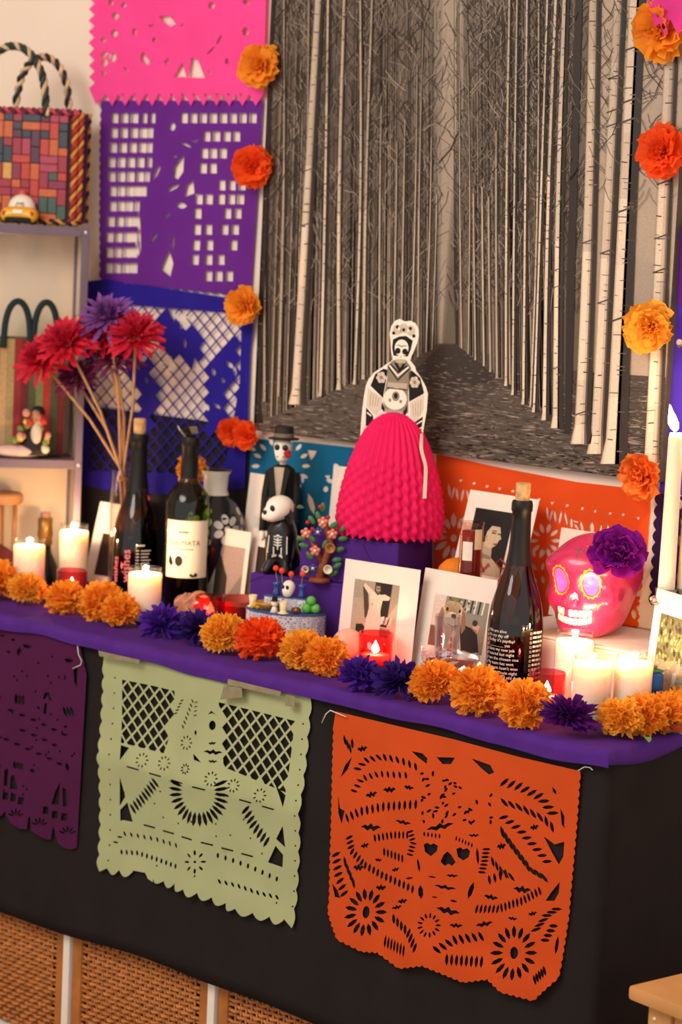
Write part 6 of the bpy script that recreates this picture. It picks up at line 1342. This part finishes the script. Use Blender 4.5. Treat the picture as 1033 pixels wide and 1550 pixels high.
# toy car
tc_ = root('toy_car', 'yellow and white toy taxi parked in front of the woven bag', 'toy', onshelf(-.128, .030, 1.4512), (0, 0, SA + math.radians(-16))); tc_.scale = (.95, .62, .95)
yel = mat('taxi_yellow', '#e3a624', .3, .05, 30, coat=.4); wht2 = mat('taxi_white', '#e6dccb', .3, .04, 30, coat=.4); rub = mat('rubber', '#141112', .7)
SB = Star(lambda p: smin(smin(sell(p, (0, .018, .020), (.034, .055, .017)), sell(p, (-.026, -.012, .016), (.011, .024, .014)), .008), sell(p, (.026, -.012, .016), (.011, .024, .014)), .008), (0, .012, .019), .09); SB.mesh(40, 28).build('body', yel, tc_, True)
RF = Star(lambda p: sell(p, (0, .026, .030), (.0275, .036, .028)), (0, .026, .030), .06); RF.mesh(32, 24).build('roof', wht2, tc_, True)
RF.patch((0, -.03, .044), (1, 0, 0), (0, 0, 1), [(-.016, -.007), (.016, -.007), (.013, .0075), (-.013, .0075)], .0006).build('rear_window', mat('taxi_glass', '#8d8a84', .1, .1, 20), tc_, True)
for s in (-1, 1):
    RF.patch((s * .05, .03, .042), (0, 1, 0), (0, 0, 1), [(-.018, -.006), (.018, -.006), (.012, .008), (-.012, .008)], .0006).build('side_window', MATS['taxi_glass'], tc_, True); MB().ball((s * .027, -.034, .020), (.0045, .003, .005), 8, 6).build('tail_light', redm, tc_, True)
    for y in (-.010, .048): MB().lathe([(0, -.005), (.010, -.005), (.0105, 0), (.010, .005), (0, .005)], 16, M=Matrix.Translation((s * .029, y, .0105)) @ Matrix.Rotation(PI / 2, 4, 'Y')).build('wheel', rub, tc_, True)
MB().box(-.026, .026, -.036, -.020, .003, .013, .003).build('bumper', rub, tc_); MB().box(-.010, .010, -.0385, -.036, .020, .027, .0008).build('number_plate', wht2, tc_); MB().ball((0, .026, .061), (.008, .006, .005), 10, 6).build('roof_light', mat('roof_light_red', '#d8473a', .4), tc_, True)
# striped tote
tb = root('striped_tote', 'striped woven tote bag with dark green handles on the middle shelf', 'bag', onshelf(-.130, .066, 1.0132), (0, 0, SA + math.radians(4)))
MB().box(-.112, .098, -.018, .022, 0, .225, .008).build('bag_body', mat('tote_body', '#5a5a3c', .85, .15, 60), tb)
strp = ['#8e2d2f', '#b89a72', '#7a3a30', '#c4a47c', '#9d3432', '#4d5138', '#b39066', '#a08a5c', '#8e2d2f', '#6b2d2b', '#565a3a', '#767a4e', '#a5372f', '#4d5138', '#6d2a2a']; x = -.112
for i, c in enumerate(strp): MB().box(x, x + .0136, -.0195, -.0182, .002, .222).build('stripe', mat('stripe_' + c[1:], c, .85, .12, 150), tb); x += .0140
gr = mat('handle_teal', '#14282c', .75, .2, 80)
for x0, x1 in ((-.022, .028), (.034, .080)): MB().tube([((x0 + x1) / 2 - (x1 - x0) / 2 * math.cos(PI * i / 16), -.021, .205 + .088 * math.sin(PI * i / 16) ** .7) for i in range(17)], .0062, 8).build('handle', gr, tb, True)
# flower-covered clay figure
cf = root('clay_figure', 'small clay figure with black hair among red and yellow flowers on the middle shelf', 'figurine', onshelf(-.090, .018, 1.0132), (0, 0, SA - .1)); rk = random.Random(6)
MB().ball((-.030, -.004, .012), (.050, .016, .012), 14, 8).build('base_cloth', mat('pale_clay', '#d0aea2', .8, .15, 40), cf, True); MB().lathe([(0, .006), (.030, .006), (.028, .02), (.016, .045), (.014, .065), (0, .068)], 18, sy=.6).build('dress', mat('clay_black', '#1a1517', .7), cf, True); MB().ball((.004, -.014, .048), (.011, .008, .020), 10, 8).build('blouse', mat('clay_cream', '#cdb8a4', .7), cf, True); MB().ball((.002, -.004, .080), (.010, .010, .012), 10, 8).build('head', mat('clay_skin', '#b07d5c', .7), cf, True); MB().ball((.006, .002, .087), (.013, .011, .012), 10, 8).build('hair', mat('clay_black', '#1a1517', .7), cf, True)
fc = [mat('clay_red', '#b5332a', .6), mat('clay_yellow', '#c9ab52', .6), mat('clay_olive', '#6f7a42', .6), mat('clay_pink', '#c78478', .6)]
for k in range(26): a = rk.uniform(-.4, 3.6); MB().ball((-.022 * math.cos(a) * rk.uniform(.7, 1.5) - .004, -.012 + rk.uniform(-.006, .006), .030 + .058 * abs(math.sin(a)) * rk.uniform(.4, 1.05)), rk.uniform(.005, .0085), 7, 5).build('clay_flower', fc[k % 4], cf, True)
MB().ball((.020, -.010, .018), (.010, .006, .009), 10, 6).build('foot', mat('clay_cream', '#cdb8a4', .7), cf, True)
# lower shelf
gb = root('dark_bottle', 'dark bottle with a golden neck on the lower shelf, behind the left jar candles', 'bottle', onshelf(-.060, .060, .6012)); MB().lathe([(0, 0), (.030, 0), (.032, .004), (.032, .17), (.026, .20), (.014, .225), (.0125, .235), (.0125, .285)], 28).build('glass', mat('bottle_black', '#161310', .15, .05, 20, coat=.5), gb, True); MB().lathe([(.0130, .240), (.0145, .243), (.0135, .252), (.0150, .262), (.0138, .272), (.0142, .292), (0, .293)], 24).build('gold_neck', mat('gold_foil', '#8a6430', .35, .2, 60, metal=.6), gb, True); MB().lathe([(0, .293), (.010, .293), (.010, .303), (0, .304)], 16).build('cap', mat('cap_rose', '#9a6a5c', .5), gb, True)
ws = root('wooden_stand', 'small turned wooden stand at the far left of the lower shelf', 'stand', onshelf(-.145, .078, .6012)); wd = mat('light_wood', '#b07a4e', .6, .2, 20)
MB().lathe([(0, .318), (.040, .318), (.042, .322), (.042, .334), (.038, .338), (0, .338)], 28).build('top_plate', wd, ws, True, 40)
MB().lathe([(0, 0), (.040, 0), (.042, .012), (0, .014)], 28).build('base_plate', wd, ws, True, 40)
for k in range(4): a = PI / 4 + k * PI / 2; MB().tube([(.028 * math.cos(a), .028 * math.sin(a), .012), (.028 * math.cos(a), .028 * math.sin(a), .17), (.028 * math.cos(a), .028 * math.sin(a), .32)], [.004, .006, .004], 8).build('spindle', wd, ws, True)
rb4 = root('red_pouch', 'dark red cloth pouch lying before the wooden stand on the lower shelf', 'pouch', onshelf(-.150, .014, .6012), (0, 0, SA)); Star(lambda p: smin(sell(p, (0, 0, .10), (.075, .014, .10)), sell(p, (-.03, 0, .18), (.05, .012, .06)), .02), (0, 0, .10), .2).mesh(28, 22).build('pouch', mat('pouch_red', '#5b1f1c', .8, .2, 40), rb4, True); MB().ball((.055, -.002, .185), (.022, .010, .030), 10, 8).build('strap', rub, rb4, True)

# ================================================================== wooden stool, bottom right corner
st = root('wooden_stool', 'corner of a light wooden stool at the bottom right', 'stool', (0.140, -.112, 0), (0, 0, math.radians(-10)))
pine = mat('pine', '#c98f55', .5, .12, 9, spec=.35); STZ = .50
MB().box(0, .34, 0, .30, STZ - .020, STZ, .006).build('seat', pine, st, True, 40)
for x in (.022, .278):
    for y in (.018, .242): MB().box(x, x + .040, y, y + .040, 0, STZ - .0205, .003).build('leg', pine, st)
MB().box(.063, .277, .024, .042, STZ - .090, STZ - .0205, .002).build('apron', pine, st); MB().box(.063, .277, .262, .278, STZ - .090, STZ - .0205, .002).build('apron', pine, st); MB().box(.026, .042, .059, .241, STZ - .090, STZ - .0205, .002).build('apron', pine, st); MB().box(.298, .314, .059, .241, STZ - .090, STZ - .0205, .002).build('apron', pine, st)
MB().ball((.034, .0178, STZ - .040), (.0035, .0015, .0035), 8, 6).build('screw', MATS['screw_steel'], st, True)
